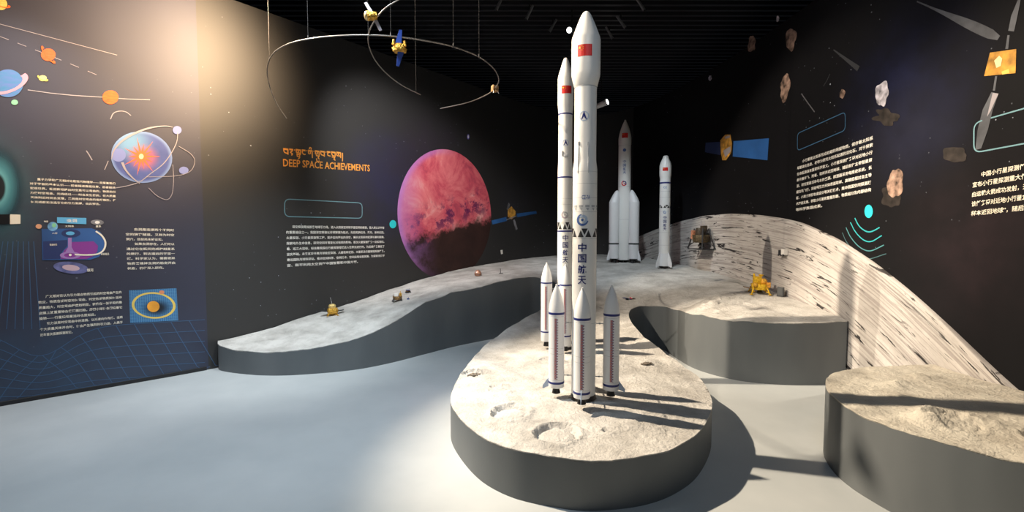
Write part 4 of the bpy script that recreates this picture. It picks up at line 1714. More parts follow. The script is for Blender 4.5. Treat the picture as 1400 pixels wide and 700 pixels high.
# ---- rear rocket (same family, blue rings)
RX2, RY2 = .54, 4.87
PX2 = RY2 / F
GB = H(RX2, RY2) - .004
rk2 = thing('model_rocket', 'white model rocket with blue rings standing directly behind the tallest rocket', 'model rocket', (RX2, RY2, GB), -math.atan2(RX2, RY2))
zz = lambda py: zf(py, RY2) - GB
r1, r2, rfair = 9.9 * PX2, 9.3 * PX2, 10.6 * PX2
core_part('first_stage', rk2, [(r1, .03), (r1, zz(313))], seams=(zz(420), zz(330)))
core_part('second_stage', rk2, [(r1, zz(313)), (r1, zz(243)), (r1, zz(232)), (r2, zz(220)), (r2, zz(157))], seams=(zz(298), zz(280), zz(272)))
core_part('fairing', rk2, [(r2, zz(157)), (r2, zz(156)), (rfair * .97, zz(145)), (rfair, zz(143)), (rfair, zz(108)), (rfair * .95, zz(104.5)), (rfair * .6, zz(92)), (rfair * .35, zz(83)), (rfair * .2, zz(80)), (.001, zz(78.8))])
for r_, py in ((r2, 157), (r1, 243), (r1, 316), (r1, 390)):
    band(rk2, r_, zz(py + 1.0), zz(py - 1.0), NAVY)
flag(rk2, rfair, -5.5 * PX2, 8.5 * PX2, zz(130.5), zz(120))
arrow_emblem(rk2, r2, 0.5 * PX2, zz(197), 4.5 * PX2)
mb = MB()
mb.box((-.03, -r2 + .002, zz(211)), (.008, .016, .05), 0)
mb.build('equipment_box', SEAM, rk2, bevel=.002)
mb = MB()
mb.box((.01, -r2 - .001, zz(214)), (.04, .016, .03), 0)
mb.build('equipment_box', SEAM, rk2, bevel=.002)
swirl_emblem(rk2, r1, 0, zz(294), 5 * PX2, mat('emblem_lilac', (.42, .36, .42), .5), SEAM)
truss_band(rk2, r1, zz(313.5), zz(304), 9)
letters(rk2, r1, 1 * PX2, zz(321), 7.6 * PX2, 2.4 * PX2, NAVY)
engines(rk2, r1, 0.0, .05)
db = 24.5 * PX2
for k in range(4):
    ang = math.radians(3) + k * PI / 2
    make_booster(rk2, ang, db, 7.7 * PX2, bz(466, RY2) + GA - GB, bz(359, RY2) + GA - GB, bz(386.5, RY2) + GA - GB, bz(453, RY2) + GA - GB, bz(473, RY2) + GA - GB, bz(384.5, RY2) + GA - GB, fin=False, core_r=r1, big=.9,
                 strip_ang=-.05)

# ---- heavy rocket at the back
RX3, RY3 = 2.115, 9.0
PX3 = RY3 / F
GC = H(RX3, RY3) - .004
rk3 = thing('model_rocket', 'thick white rocket at the back with four fat slant nosed boosters', 'model rocket', (RX3, RY3, GC), -math.atan2(RX3, RY3))
zz = lambda py: zf(py, RY3) - GC
rc = 8.4 * PX3
core_part('core_stage', rk3, [(rc, .05), (rc, zz(257.5))], seams=(zz(300),), sh=.002)
core_part('upper_stage', rk3, [(rc, zz(257.5)), (rc, zz(198))], seams=(zz(256), zz(199.5)), sh=.002)
core_part('fairing', rk3, [(rc * 1.02, zz(198))] + [(rc * 1.02 * q / .12, zz(190) + z) for q, z in ogive(.12, zz(164) - zz(190), 14, .25, 1.45)])
flag(rk3, rc * 1.02, -4.2 * PX3, 3.8 * PX3, zz(190), zz(183.5))
w = Wrap(rc, 0, .002)
w.disc(-.5 * PX3, zz(206.5), 2.2 * PX3, 0)
w.build('round_emblem', BLUE, rk3, 'small blue round emblem')
letters(rk3, rc, -.3 * PX3, zz(220), 3.9 * PX3, .9 * PX3, BLUE)
swirl_emblem(rk3, rc, -.5 * PX3, zz(251.3), 3.6 * PX3, RED, NAVY)
rb = 6.7 * PX3
for ang in (math.radians(-62), math.radians(62), math.radians(118), math.radians(-118)):
    db = rc + rb * .98
    cx, cy = db * math.sin(ang), -db * math.cos(ang)
    ux, uy = math.sin(ang), -math.cos(ang)
    zn, zt = zz(277), zz(260.5)
    mb = MB()
    mb.lathe([(rb, .075), (rb, zn)], 36, 0, (cx, cy, 0))
    b = mb.build('booster', WHITE2, rk3)
    mb = MB()
    mb.lathe([(rb, zn), (rb * .88, zn + (zt - zn) * .3), (rb * .55, zn + (zt - zn) * .72), (rb * .3, zn + (zt - zn) * .94), (rb * .1, zt)], 36, 0, (cx, cy, 0),
             shear=lambda z: (-ux * rb * .62 * max(0, (z - zn) / (zt - zn)), -uy * rb * .62 * max(0, (z - zn) / (zt - zn))))
    mb.build('nose_cone', WHITE2, b)
    mb = MB()
    z0 = zz(333)
    mb.lathe([(rb + .0004, z0 - .014), (rb + .002, z0 - .013), (rb + .002, z0 + .013), (rb + .0004, z0 + .014)], 36, 0, (cx, cy, 0))
    mb.build('colour_band', mat('band_dark', (.02, .03, .035), .5), b)
    for kk in (-1, 1):
        c = (cx + kk * uy * rb * .42, cy - kk * ux * rb * .42, 0)
        mb = MB()
        mb.lathe([(rb * .36, .002), (rb * .28, .04), (rb * .2, .08)], 18, 0, c)
        mb.build('nozzle', BLACK, b)
    # flared skirt fin
    mb = MB()
    tx, ty = -uy, ux
    vs = []
    for sgn in (-1, 1):
        for (rad, z) in ((db + rb * .9, zz(338)), (db + rb * 1.5, .085), (db + rb * 1.5, .04), (db + rb * .9, .05)):
            vs.append((ux * rad + tx * .008 * sgn, uy * rad + ty * .008 * sgn, z))
    mb.add(vs, [(0, 1, 2, 3), (7, 6, 5, 4), (0, 4, 5, 1), (1, 5, 6, 2), (2, 6, 7, 3), (3, 7, 4, 0)])
    mb.build('fin', WHITE2, b, smooth=False)
mb = MB()
mb.lathe([(rc * .95, .05), (rc * .9, .03)], 30)
for kk in (-1, 1):
    mb.lathe([(rc * .36, .002), (rc * .28, .03), (rc * .2, .05), (rc * .1, .034)], 18, 0, (kk * rc * .35, 0, 0))
mb.build('engine_section', BLACK, rk3)

# ---- slim rocket right of it
RX4, RY4 = 2.6, 8.12
PX4 = RY4 / F
GD = H(RX4, RY4) - .004
rk4 = thing('model_rocket', 'slim boosterless white rocket with a blue ring and tail fins, nearest the moon hill', 'model rocket', (RX4, RY4, GD), -math.atan2(RX4, RY4))
zz = lambda py: zf(py, RY4) - GD
rf_, rc4 = 7.8 * PX4, 7.1 * PX4
core_part('first_stage', rk4, [(rc4, .05), (rc4, zz(283))], seams=(zz(335), zz(318), zz(289)), sh=.0015)
core_part('second_stage', rk4, [(rc4, zz(283)), (rc4, zz(244))], seams=(zz(270), zz(262)), sh=.0015)
core_part('fairing', rk4, [(rc4, zz(244)), (rf_, zz(240)), (rf_, zz(227)), (rf_ * .86, zz(222.5)), (rf_ * .58, zz(217.5)), (rf_ * .5, zz(216)), (rf_ * .48, zz(214.5)), (rf_ * .3, zz(213)), (.001, zz(212.6))])
band(rk4, rc4, zz(251.5), zz(249.3), NAVY)
flag(rk4, rf_, -3.6 * PX4, 3.4 * PX4, zz(234.5), zz(229.8))
truss_band(rk4, rc4, zz(284.5), zz(280.5), 9)
w = Wrap(rc4, 0)
w.text('CZ', -2.4 * PX4, zz(258), 4.6 * PX4, 2.6 * PX4, 0)
w.build('type_lettering', BLUE, rk4)
swirl_emblem(rk4, rc4, 0, zz(290.3), 2.1 * PX4, BLUE, PALEBLUE)
letters(rk4, rc4, .3 * PX4, zz(295.5), 4.3 * PX4, .75 * PX4, NAVY, '中国航天')
engines(rk4, rc4 * .75, 0.0, .085, 4)
mb = MB()
mb.lathe([(rc4 * 1.0, zz(346)), (rc4 * 1.12, .06), (rc4 * 1.1, .045)], 36)
mb.build('tail_skirt', WHITE2, rk4)
for k in range(4):
    ang = math.radians(45) + k * PI / 2
    ux, uy = math.sin(ang), -math.cos(ang)
    tx, ty = -uy, ux
    mb = MB()
    vs = []
    for sgn in (-1, 1):
        for (rad, z) in ((rc4 * .98, zz(343)), (rc4 * 2.0, .10), (rc4 * 2.0, .025), (rc4 * 1.05, .05)):
            vs.append((ux * rad + tx * .006 * sgn, uy * rad + ty * .006 * sgn, z))
    mb.add(vs, [(0, 1, 2, 3), (7, 6, 5, 4), (0, 4, 5, 1), (1, 5, 6, 2), (2, 6, 7, 3), (3, 7, 4, 0)])
    mb.build('fin', WHITE2, rk4, smooth=False)

# ================================================================ LANDERS, ROVERS, SMALL THINGS
GOLD = mat('gold_foil', (0.78, 0.42, 0.06), 0.38, 0.55, 0.5, var=.35, vscale=60, bump=.9, bscale=90)
GOLDY = mat('yellow_foil', (0.85, 0.48, 0.02), 0.42, 0.3, 0.5, var=.35, vscale=50, bump=.9, bscale=70)
BRONZE = mat('bronze_foil', (0.30, 0.18, 0.07), 0.45, 0.5, 0.5, var=.5, vscale=60, bump=.8, bscale=80)
DARK = mat('model_dark', (0.025, 0.025, 0.028), 0.5)
SOLAR = mat('solar_blue', (0.02, 0.06, 0.24), 0.3, 0, 0.6, var=.2, vscale=30)
SILV = mat('model_silver', (0.6, 0.6, 0.62), 0.35, 0.5)
MWHITE = mat('model_white', (0.82, 0.80, 0.76), 0.45)
COPPER = mat('copper_foil', (0.55, 0.28, 0.18), 0.4, 0.4, 0.5, var=.4, vscale=50)


def terrain_hit(px, py):
    d_ = ray(px, py)
    t = 2.5
    while t < 12:
        q = Vector((0, 0, CZ)) + d_ * t
        if q.z <= H0(q.x, q.y) + .002 and q.y > 2.5:
            return q
        t += .01
    return None


def face_cam(p):
    return -math.atan2(p.x, p.y)


def prism(mb, n, r0, r1, z0, z1, mi=0, c=(0, 0), a0=0.0):
    vs = []
    for r, z in ((r0, z0), (r1, z1)):
        for k in range(n):
            t = a0 + 2 * PI * k / n
            vs.append((c[0] + r * math.cos(t), c[1] + r * math.sin(t), z))
    fs = [(k, (k + 1) % n, n + (k + 1) % n, n + k) for k in range(n)] + [tuple(reversed(range(n))), tuple(range(n, 2 * n))]
    mb.add(vs, fs, mi)


def legs(root, n, r_in, r_out, z_top, m, rr=.004, pad=.014, a0=PI / 4):
    for k in range(n):
        a = a0 + 2 * PI * k / n
        c, s = math.cos(a), math.sin(a)
        mb = MB()
        mb.cyl((r_in * c, r_in * s, z_top), (r_out * c, r_out * s, .006), rr, rr, 8)
        mb.cyl((r_in * c * .95, r_in * s * .95, z_top * .35), (r_out * c * .93, r_out * s * .93, z_top * .2), rr * .7, rr * .7, 8)
        mb.lathe([(pad, 0.0), (pad, .005), (pad * .4, .010)], 14, 0, (r_out * c, r_out * s, 0))
        mb.build('leg', m, root)


def place(px, py):
    p = terrain_hit(px, py)
    return Vector((p.x, p.y, H(p.x, p.y)))


# gold lander on the left ramp
p = place(455, 431.5)
k = p.y / F
t = thing('moon_lander', 'rounded two tier gold moon lander with thin mast on the left end of the platform', 'moon lander', p, face_cam(p))
mb = MB()
prism(mb, 12, 6 * k, 7.6 * k, 2.0 * k, 6 * k)
prism(mb, 12, 7.6 * k, 6.2 * k, 6 * k, 10 * k)
mb.build('descent_stage', GOLD, t, bevel=.004)
mb = MB()
prism(mb, 10, 4.6 * k, 5.0 * k, 10 * k, 13 * k, 0, (-.6 * k, 0))
mb.ball((-.6 * k, 0, 13 * k), 4.9 * k, 0, 18, 10, (1, 1, .6))
mb.build('ascent_stage', mat('gold_foil_pale', (0.82, 0.58, 0.22), .4, .4, var=.3, vscale=50, bump=.6, bscale=80), t)
mb = MB()
mb.cyl((-.8 * k, 0, 15 * k), (-2.4 * k, 0, 24 * k), .35 * k, .2 * k, 8)
mb.ball((-2.4 * k, 0, 24 * k), .5 * k, 0, 8, 6)
mb.build('mast', SILV, t)
for sx, tilt in ((-1, .1), (1, -.1)):
    mb = MB()
    mb.box((sx * 10.5 * k, 1 * k, 6.0 * k), (8 * k, 6 * k, .6 * k), 0, Matrix.Rotation(tilt, 3, 'Y'))
    mb.cyl((sx * 6 * k, 0, 7 * k), (sx * 8 * k, .6 * k, 6.8 * k), .4 * k)
    mb.build('solar_panel', DARK, t, smooth=False)
legs(t, 4, 5.5 * k, 9.5 * k, 5 * k, GOLD, .45 * k, 1.4 * k)

# bronze lander with white top
p = place(543.5, 412)
k = p.y / F
t = thing('moon_lander', 'bronze four legged lander with white top panel halfway up the left ramp', 'moon lander', p, face_cam(p))
mb = MB()
prism(mb, 8, 6.5 * k, 6.8 * k, 2.2 * k, 7 * k, 0, (0, 0), PI / 8)
mb.build('body', BRONZE, t, bevel=.003)
mb = MB()
mb.box((-1.6 * k, -3 * k, 9.2 * k), (5.2 * k, 3.6 * k, 4.4 * k))
mb.build('equipment_box', MWHITE, t, smooth=False, bevel=.002)
mb = MB()
mb.box((4 * k, 0, 9 * k), (3.2 * k, 3 * k, 4 * k), 0)
mb.cyl((4 * k, 0, 11 * k), (4 * k, 0, 14 * k), .4 * k, .4 * k, 8)
mb.build('instrument_box', GOLD, t, smooth=False, bevel=.002)
legs(t, 4, 5.5 * k, 9 * k, 6 * k, DARK, .55 * k, 1.5 * k)


def rover(p, k, label, m_body, L=7, wheels=3, dish=False, panel=True, mast=True):
    t = thing('rover', label, 'rover', p, face_cam(p) + .35)
    mb = MB()
    mb.box((0, 0, 3.2 * k), (L * k, 4.5 * k, 2.2 * k))
    mb.build('body', m_body, t, smooth=False, bevel=.002)
    for sx in range(wheels):
        for sy in (-1, 1):
            mb = MB()
            x = (-.5 + sx / (wheels - 1)) * L * .9 * k
            mb.cyl((x, sy * 2.4 * k, 1.2 * k), (x, sy * 3.3 * k, 1.2 * k), 1.2 * k, 1.2 * k, 16)
            mb.build('wheel', DARK, t)
    if panel:
        for sy in (-1, 1):
            mb = MB()
            mb.box((0, sy * 3.6 * k, 4.8 * k), (L * .8 * k, 3.0 * k, .35 * k), 0, Matrix.Rotation(sy * .25, 3, 'X'))
            mb.build('solar_panel', SOLAR, t, smooth=False)
    if mast:
        mb = MB()
        mb.cyl((L * .35 * k, 0, 4.2 * k), (L * .35 * k, 0, 8 * k), .35 * k, .3 * k, 8)
        mb.box((L * .35 * k, 0, 8.3 * k), (1.0 * k, 2.4 * k, 1.0 * k))
        mb.build('camera_mast', SILV, t, smooth=False)
    return t


p = place(558, 401)
rover(p, p.y / F * .72, 'small dark six wheeled rover just behind the bronze lander', BRONZE, 8)
p = place(558, 409.5)
t = thing('instrument_box', 'tiny dark blue box on the ground right of the bronze lander', 'instrument', p, .4)
k = p.y / F
mb = MB()
mb.box((0, 0, .9 * k), (3.4 * k, 2 * k, 1.5 * k))
mb.build('box_body', SOLAR, t, smooth=False, bevel=.003)
mb = MB()
mb.cyl((0, 0, 1.6 * k), (.6 * k, 0, 3 * k), .3 * k, .3 * k, 8)
mb.build('sensor_post', DARK, t)

# return capsule
p = place(653.5, 377)
k = p.y / F
t = thing('return_capsule', 'small copper bell shaped capsule on the ramp below the planet', 'capsule', p, 0)
mb = MB()
mb.lathe([(3.4 * k, 0.0), (4.8 * k, 1.2 * k), (5.0 * k, 2.6 * k), (4.2 * k, 5.5 * k), (2.8 * k, 7.4 * k), (1.2 * k, 8.2 * k), (.05 * k, 8.4 * k)], 28)
mb.build('shell', COPPER, t)
mb = MB()
mb.lathe([(5.05 * k, 2.2 * k), (5.2 * k, 2.5 * k), (5.05 * k, 2.9 * k)], 28)
mb.build('rim_band', DARK, t)
mb = MB()
mb.cyl((-1.5 * k, -3.6 * k, 5.2 * k), (-1.6 * k, -4.1 * k, 5.4 * k), 1.0 * k, 1.0 * k, 14)
mb.build('hatch_window', MWHITE, t)

# little dark stand
p = place(685, 373.5)
k = p.y / F
t = thing('sampling_stand', 'small dark pole on a flat foot, standing right of the copper capsule', 'instrument', p, 0)
mb = MB()
mb.box((0, 0, .35 * k), (5.5 * k, 2.4 * k, .7 * k))
mb.build('foot', DARK, t, smooth=False)
mb = MB()
mb.cyl((-.6 * k, 0, .5 * k), (-.9 * k, 0, 6 * k), .4 * k, .3 * k, 8)
mb.ball((-.9 * k, 0, 6 * k), .7 * k, 0, 10, 6)
mb.build('pole', DARK, t)

# yellow lander by the relief
p = place(1043, 402)
p.x -= .05
p.z = H(p.x, p.y)
k = p.y / F
t = thing('moon_lander', 'bright yellow foil lander with instruments in front of the moon hill', 'moon lander', p, face_cam(p) + .2)
mb = MB()
prism(mb, 8, 11 * k, 12 * k, 6 * k, 14 * k, 0, (1 * k, 0), PI / 8)
mb.build('body', GOLDY, t, bevel=.006)
mb = MB()
mb.box((-3 * k, -2 * k, 19 * k), (9 * k, 8 * k, 10 * k), 0, Matrix.Rotation(.25, 3, 'Z'))
mb.cyl((-6 * k, 0, 23 * k), (-7 * k, 0, 28 * k), 1.6 * k, 1.2 * k, 12)
mb.build('ascent_tank', GOLDY, t, bevel=.004)
mb = MB()
mb.ball((5 * k, -3 * k, 17.5 * k), 4.4 * k, 0, 16, 10)
mb.build('fuel_tank', GOLD, t)
mb = MB()
mb.ball((-6.5 * k, -9 * k, 13 * k), 3.2 * k, 0, 16, 10)
mb.build('fuel_tank', GOLD, t)
mb = MB()
mb.box((10 * k, -6 * k, 13 * k), (5 * k, 5 * k, 7 * k), 0)
mb.build('instrument_box', mat('orange_foil', (.8, .36, .05), .42, .3, .5, var=.3, vscale=50, bump=.7, bscale=70), t, smooth=False, bevel=.004)
mb = MB()
mb.lathe([(.4 * k, 0), (2.6 * k, 1.2 * k), (3.4 * k, 2.8 * k)], 18, 0, (1 * k, -4 * k, 24 * k), cap=False)
mb.cyl((1 * k, -4 * k, 18 * k), (1 * k, -4 * k, 24.4 * k), .5 * k, .5 * k, 8)
mb.build('dish_antenna', GOLDY, t)
mb = MB()
mb.lathe([(4.2 * k, 2 * k), (3 * k, 4 * k), (1.6 * k, 6.5 * k)], 20, 0, (1 * k, 0, 0))
mb.build('nozzle', DARK, t)
mb = MB()
mb.box((-15 * k, 2 * k, 8 * k), (9 * k, 7 * k, .8 * k), 0, Matrix.Rotation(.25, 3, 'Y'))
mb.cyl((-11.5 * k, 1 * k, 9 * k), (-10 * k, 0, 10 * k), .6 * k)
mb.build('solar_panel', BRONZE, t, smooth=False)
legs(t, 4, 10 * k, 16 * k, 12 * k, GOLDY, .9 * k, 2.4 * k)
# little ramp / stay on the ground in front
# grey box right of it
p = place(1067, 405.5)
k = p.y / F
t = thing('control_box', 'dark grey upright box on the ground right of the yellow lander', 'box', p, face_cam(p) - .3)
mb = MB()
mb.box((0, 0, 6.6 * k), (8.4 * k, 5 * k, 13 * k))
mb.build('case', mat('box_grey', (.07, .075, .08), .5), t, smooth=False, bevel=.005)
mb = MB()
mb.box((0, -2.6 * k, 7 * k), (6 * k, .4 * k, 9 * k))
mb.build('door', mat('box_grey_door', (.10, .105, .11), .5), t, smooth=False, bevel=.001)

# dark lander mounted on the moon hill relief
pt, nn, s_ = relief_point(972, 341)
k = pt.y / F * 1.18
ang = math.atan2(nn.y, nn.x) + PI / 2
t = thing('moon_lander', 'dark brown spidery lander model fixed high on the moon hill relief', 'moon lander', pt, ang)
yo = -9 * k
mb = MB()
mb.box((0, yo, .5 * k), (26 * k, 19 * k, 1.0 * k), 0)
o = mb.build('shelf_base', DARK, t, smooth=False, bevel=.004)
mb = MB()
prism(mb, 8, 9 * k, 10 * k, 8 * k, 17 * k, 0, (0, yo), PI / 8)
mb.build('descent_stage', mat('model_umber', (.10, .07, .035), .5, .3, var=.6, vscale=50, bump=.6, bscale=60), t, bevel=.004)
mb = MB()
prism(mb, 6, 6.5 * k, 5.5 * k, 16.5 * k, 25 * k, 0, (-1 * k, yo))
mb.box((5 * k, yo, 24 * k), (5 * k, 6 * k, 7 * k))
mb.build('ascent_stage', mat('model_brown', (.06, .045, .03), .5, .2, var=.5, vscale=40), t, bevel=.003)
mb = MB()
mb.box((-7.5 * k, yo - 6 * k, 17 * k), (4.5 * k, 3 * k, 10 * k), 0, Matrix.Rotation(.15, 3, 'Y'))
mb.build('foil_panel', mat('model_copper', (.6, .25, .14), .45, .2, var=.5, vscale=60), t, smooth=False)
for x in (-2, 0.5, 6):
    mb = MB()
    mb.cyl((x * k, yo, 25.5 * k), (x * k, yo, 33 * k), .5 * k, .35 * k, 8)
    mb.build('antenna', SILV, t)
mb = MB()
mb.lathe([(4 * k, 3.4 * k), (3 * k, 5.4 * k), (1.5 * k, 8.2 * k)], 18, 0, (0, yo, 0))
mb.build('nozzle', DARK, t)
for sx, sy in ((-1, -1), (1, -1), (-1, 1), (1, 1)):
    mb = MB()
    a_ = Vector((sx * 9.2 * k, yo + sy * 3.5 * k, 24 * k))
    b_ = Vector((sx * 15.5 * k, yo + sy * 7.5 * k, 1.6 * k))
    mb.cyl(a_, (sx * 5 * k, yo + sy * 2.5 * k, 15 * k), .7 * k, .7 * k, 8)
    mb.cyl(a_, b_, .85 * k, .8 * k, 8)
    mb.cyl(a_ * .55 + Vector((0, yo * .45, -2 * k)), b_ * .9 + Vector((0, yo * .1, 3 * k)), .45 * k, .45 * k, 8)
    mb.ball(b_ - Vector((0, 0, .2 * k)), 1.6 * k, 0, 12, 6, (1, 1, .45))
    mb.build('leg', DARK, t)

# small white rover on relief
pt, nn, s_ = relief_point(1078, 350)
k = pt.y / F
ang = math.atan2(nn.y, nn.x) + PI / 2
t = thing('rover', 'tiny black and white boxy rover fixed on the moon hill relief', 'rover', pt, ang)
mb = MB()
mb.box((4 * k, -3.2 * k, 5.6 * k), (6 * k, 6 * k, 8 * k))
mb.build('white_box', MWHITE, t, smooth=False, bevel=.003)
mb = MB()
mb.box((-2.2 * k, -3.2 * k, 4.6 * k), (6 * k, 6 * k, 7 * k))
mb.build('black_box', DARK, t, smooth=False, bevel=.003)
for x in (-4, 1, 6):
    mb = MB()
    mb.cyl((x * k, -5.6 * k, 1.4 * k), (x * k, -6.6 * k, 1.4 * k), 1.4 * k, 1.4 * k, 14)
    mb.build('wheel', DARK, t)

# dark rover half hidden behind the thick rocket
p = place(884, 350)
rover(p, p.y / F * 1.5, 'dark rover on the ground between the two distant rockets', DARK, 9, panel=False)

# little flag lying on the ground
p = place(861, 409)
k = p.y / F
t = thing('ground_flag', 'small navy, red and white cloth flag lying on the moon ground behind the rockets', 'flag', p, .2)
mb = MB()
pts = []
vs, fs, mm = [], [], []
for i in range(13):
    for j in range(5):
        vs.append(((i - 6) * 1.45 * k, (j - 2) * 2.4 * k, .006 + .006 * math.sin(i * .9) + .004 * math.sin(j * 1.7 + i)))
for i in range(12):
    for j in range(4):
        a_ = i * 5 + j
        mb.add([vs[a_], vs[a_ + 5], vs[a_ + 6], vs[a_ + 1]], [(0, 1, 2, 3)], 0 if i < 6 else (1 if i < 8 else 2))
mb.build('cloth', [NAVY, RED, MWHITE], t, merge=True)
mb = MB()
mb.cyl((-9 * k, -5 * k, .012), (-9 * k, 6 * k, .012), .004, .004, 8)
mb.build('staff', SILV, t)

# rocks
ROCKG = mat('rock_grey', (.22, .19, .16), .9, 0, .2, var=.4, vscale=30, bump=.8, bscale=40)
for (px, py, r, lab) in ((884, 500, 4.5, 'brown rock cluster near the right edge of the front platform'), (648, 513, 5, 'brown rock ridge near the left edge of the front platform')):
    p = place(px, py)
    k = p.y / F
    t = thing('rock', lab, 'rock', p, .3)
    for (x_, y_, z_, q_) in ((0, 0, .2, 1), (1.5, .4, .1, .6), (-1.2, .3, .1, .5)):
        mb = MB()
        mb.ball((x_ * r * k, y_ * r * k, z_ * r * k), r * k * q_, 0, 16, 10, (1.3, .8, .45), .6)
        mb.build('stone', ROCKG, t)

# ================================================================ HANGING ORBIT RINGS AND SATELLITES
RINGM = mat('ring_metal', (0.30, 0.28, 0.26), 0.35, 0.6)
WIRE = mat('wire_grey', (0.06, 0.06, 0.065), 0.5, 0.3)


def ring_from_px(pts, Ys):
    return [at_y(x, y, Y) for (x, y), Y in zip(pts, Ys)]


a1_ = [(602, 148.5), (640, 140), (668, 128), (680, 116), (681.5, 106), (674, 93), (655, 78), (620, 64), (580, 55.5), (540, 50), (500, 48), (455, 49.5), (415, 54.5), (390, 62), (373, 74), (365.5, 92), (368, 115),
       (378, 141), (392, 162)]
y1_ = [6.1, 5.75, 5.35, 5.1, 4.95, 4.7, 4.4, 4.12, 3.98, 3.9, 3.86, 3.9, 4.05, 4.25, 4.52, 4.85, 5.1, 5.35, 5.5]
rc_ = catmull(ring_from_px(a1_, y1_), .03)
C1 = rc_[len(rc_) // 2].copy()
t = thing('orbit_ring', 'wide thin metal orbit ring hanging over the left floor from wires', 'hanging ring', C1)
mb = MB()
mb.tube([q - C1 for q in rc_], .0055, 10)
mb.build('ring_tube', RINGM, t)


def ring_at(px_, far=False):
    c = [(abs(q.x / q.y * F + 700 - px_), q) for q in rc_ if (q.y > 4.95) == far]
    return min(c, key=lambda e: e[0])[1]


for px_ in (375, 427, 536, 620, 655):
    q = ring_at(px_) - C1
    mb = MB()
    mb.cyl(q + Vector((0, 0, -.006)), (q.x, q.y, (RAIL_Z if q.y + C1.y < CY0 else CE) - .02 - C1.z), .0012, .0012, 6)
    mb.cyl(q + Vector((0, 0, -.008)), q + Vector((0, 0, .03)), .006, .004, 8)
    mb.build('suspension_wire', WIRE, t)

# second ring: tall tilted arc
a2 = [(572, -14), (555, -6), (541, 2), (527, 11), (515, 24), (506, 40), (503.5, 52), (505, 65), (514, 84), (530, 102), (550, 117), (575, 129.5)]
y2 = [3.75, 3.72, 3.7, 3.68, 3.7, 3.8, 3.95, 4.1, 4.3, 4.5, 4.7, 4.9]
cc = catmull(ring_from_px(a2, y2), .03)
base = cc[0].copy()
t = thing('orbit_ring', 'curved metal orbit rod rising out of the top of the photo, crossing the wide ring', 'hanging ring', base)
mb = MB()
mb.tube([q - base for q in cc], .005, 10)
mb.build('ring_tube', RINGM, t)
for i in (4, int(len(cc) * .45), len(cc) - 3):
    q = cc[i] - base
    mb = MB()
    mb.cyl(q, (q.x, q.y, (RAIL_Z if q.y + base.y < CY0 else CE) - .02 - base.z), .0012, .0012, 6)
    mb.build('suspension_wire', WIRE, t)

# satellite: gold drum with two pale vanes
p = at_y(511, 22, 3.68)
k = p.y / F
t = thing('satellite', 'gold drum satellite with two pale vanes, highest on the thin orbit rod', 'satellite model', p)
ax = Vector((-.85, -.35, -.12)).normalized()
mb = MB()
mb.cyl(ax * -4 * k, ax * 9 * k, 5.2 * k, 6.2 * k, 22)
mb.build('body', GOLD, t, bevel=.004)
mb = MB()
mb.ball(ax * 9 * k, 6 * k, 0, 18, 10, (.55, 1, 1))
mb.build('dish', mat('pale_gold', (.85, .66, .34), .35, .5), t)
for (dx, dz) in ((-1, 1), (.75, -1)):
    dirv = Vector((dx * .62, .12, dz)).normalized()
    side = Vector((.75, .3, .45)).normalized()
    side = (side - dirv * side.dot(dirv)).normalized()
    nr = dirv.cross(side)
    mb = MB()
    vs = []
    for sg in (-1, 1):
        for a_, b_ in ((5, -2.2), (22 if dz > 0 else 20, -2.0), (22 if dz > 0 else 20, 2.0), (5, 2.2)):
            vs.append(dirv * a_ * k + side * b_ * k + nr * sg * .4 * k)
    mb.add(vs, [(0, 1, 2, 3), (7, 6, 5, 4), (0, 4, 5, 1), (1, 5, 6, 2), (2, 6, 7, 3), (3, 7, 4, 0)])
    mb.build('solar_panel', mat('vane_pale', (.50, .46, .50), .35, .3), t, smooth=False)

# satellite 2: gold box with blue wings
q = ring_at(546)
p = at_y(546, 63, q.y)
k = p.y / F
t = thing('satellite', 'gold box satellite with upright blue solar wings on the wide ring', 'satellite model', p, .4)
mb = MB()
prism(mb, 6, 9 * k, 10.5 * k, -8 * k, -3 * k)
prism(mb, 6, 9 * k, 7 * k, -3 * k, 2 * k)
mb.build('body', GOLD, t, bevel=.004)
for x in (-8, 7):
    mb = MB()
    mb.cyl((x * k, -2 * k, 0), (x * k * .95, -2 * k, 7 * k), 2.2 * k, 1.6 * k, 12)
    mb.build('thruster', GOLD, t)
for sgn in (1, -1):
    mb = MB()
    z0_, z1_ = (2, 22) if sgn > 0 else (-8, -26)
    vs = []
    for y_ in (-.5, .5):
        vs += [(-6 * k * sgn, y_ * k - 1 * k, z0_ * k), (2.5 * k * sgn, y_ * k - 1 * k, z0_ * k), (4.0 * k * sgn, y_ * k + 1.5 * k, z1_ * k), (.5 * k * sgn, y_ * k + 1.5 * k, z1_ * k)]
    fs = [(0, 1, 2, 3), (7, 6, 5, 4), (0, 4, 5, 1), (1, 5, 6, 2), (2, 6, 7, 3), (3, 7, 4, 0)]
    mb.add(vs, fs)
    mb.build('solar_panel', mat('wing_blue', (.04, .09, .42), .35, 0, .5), t, smooth=False)
mb = MB()
mb.cyl((0, 0, 2 * k), (0, 0, 9 * k), .7 * k, .7 * k, 8)
mb.build('mount', SILV, t)

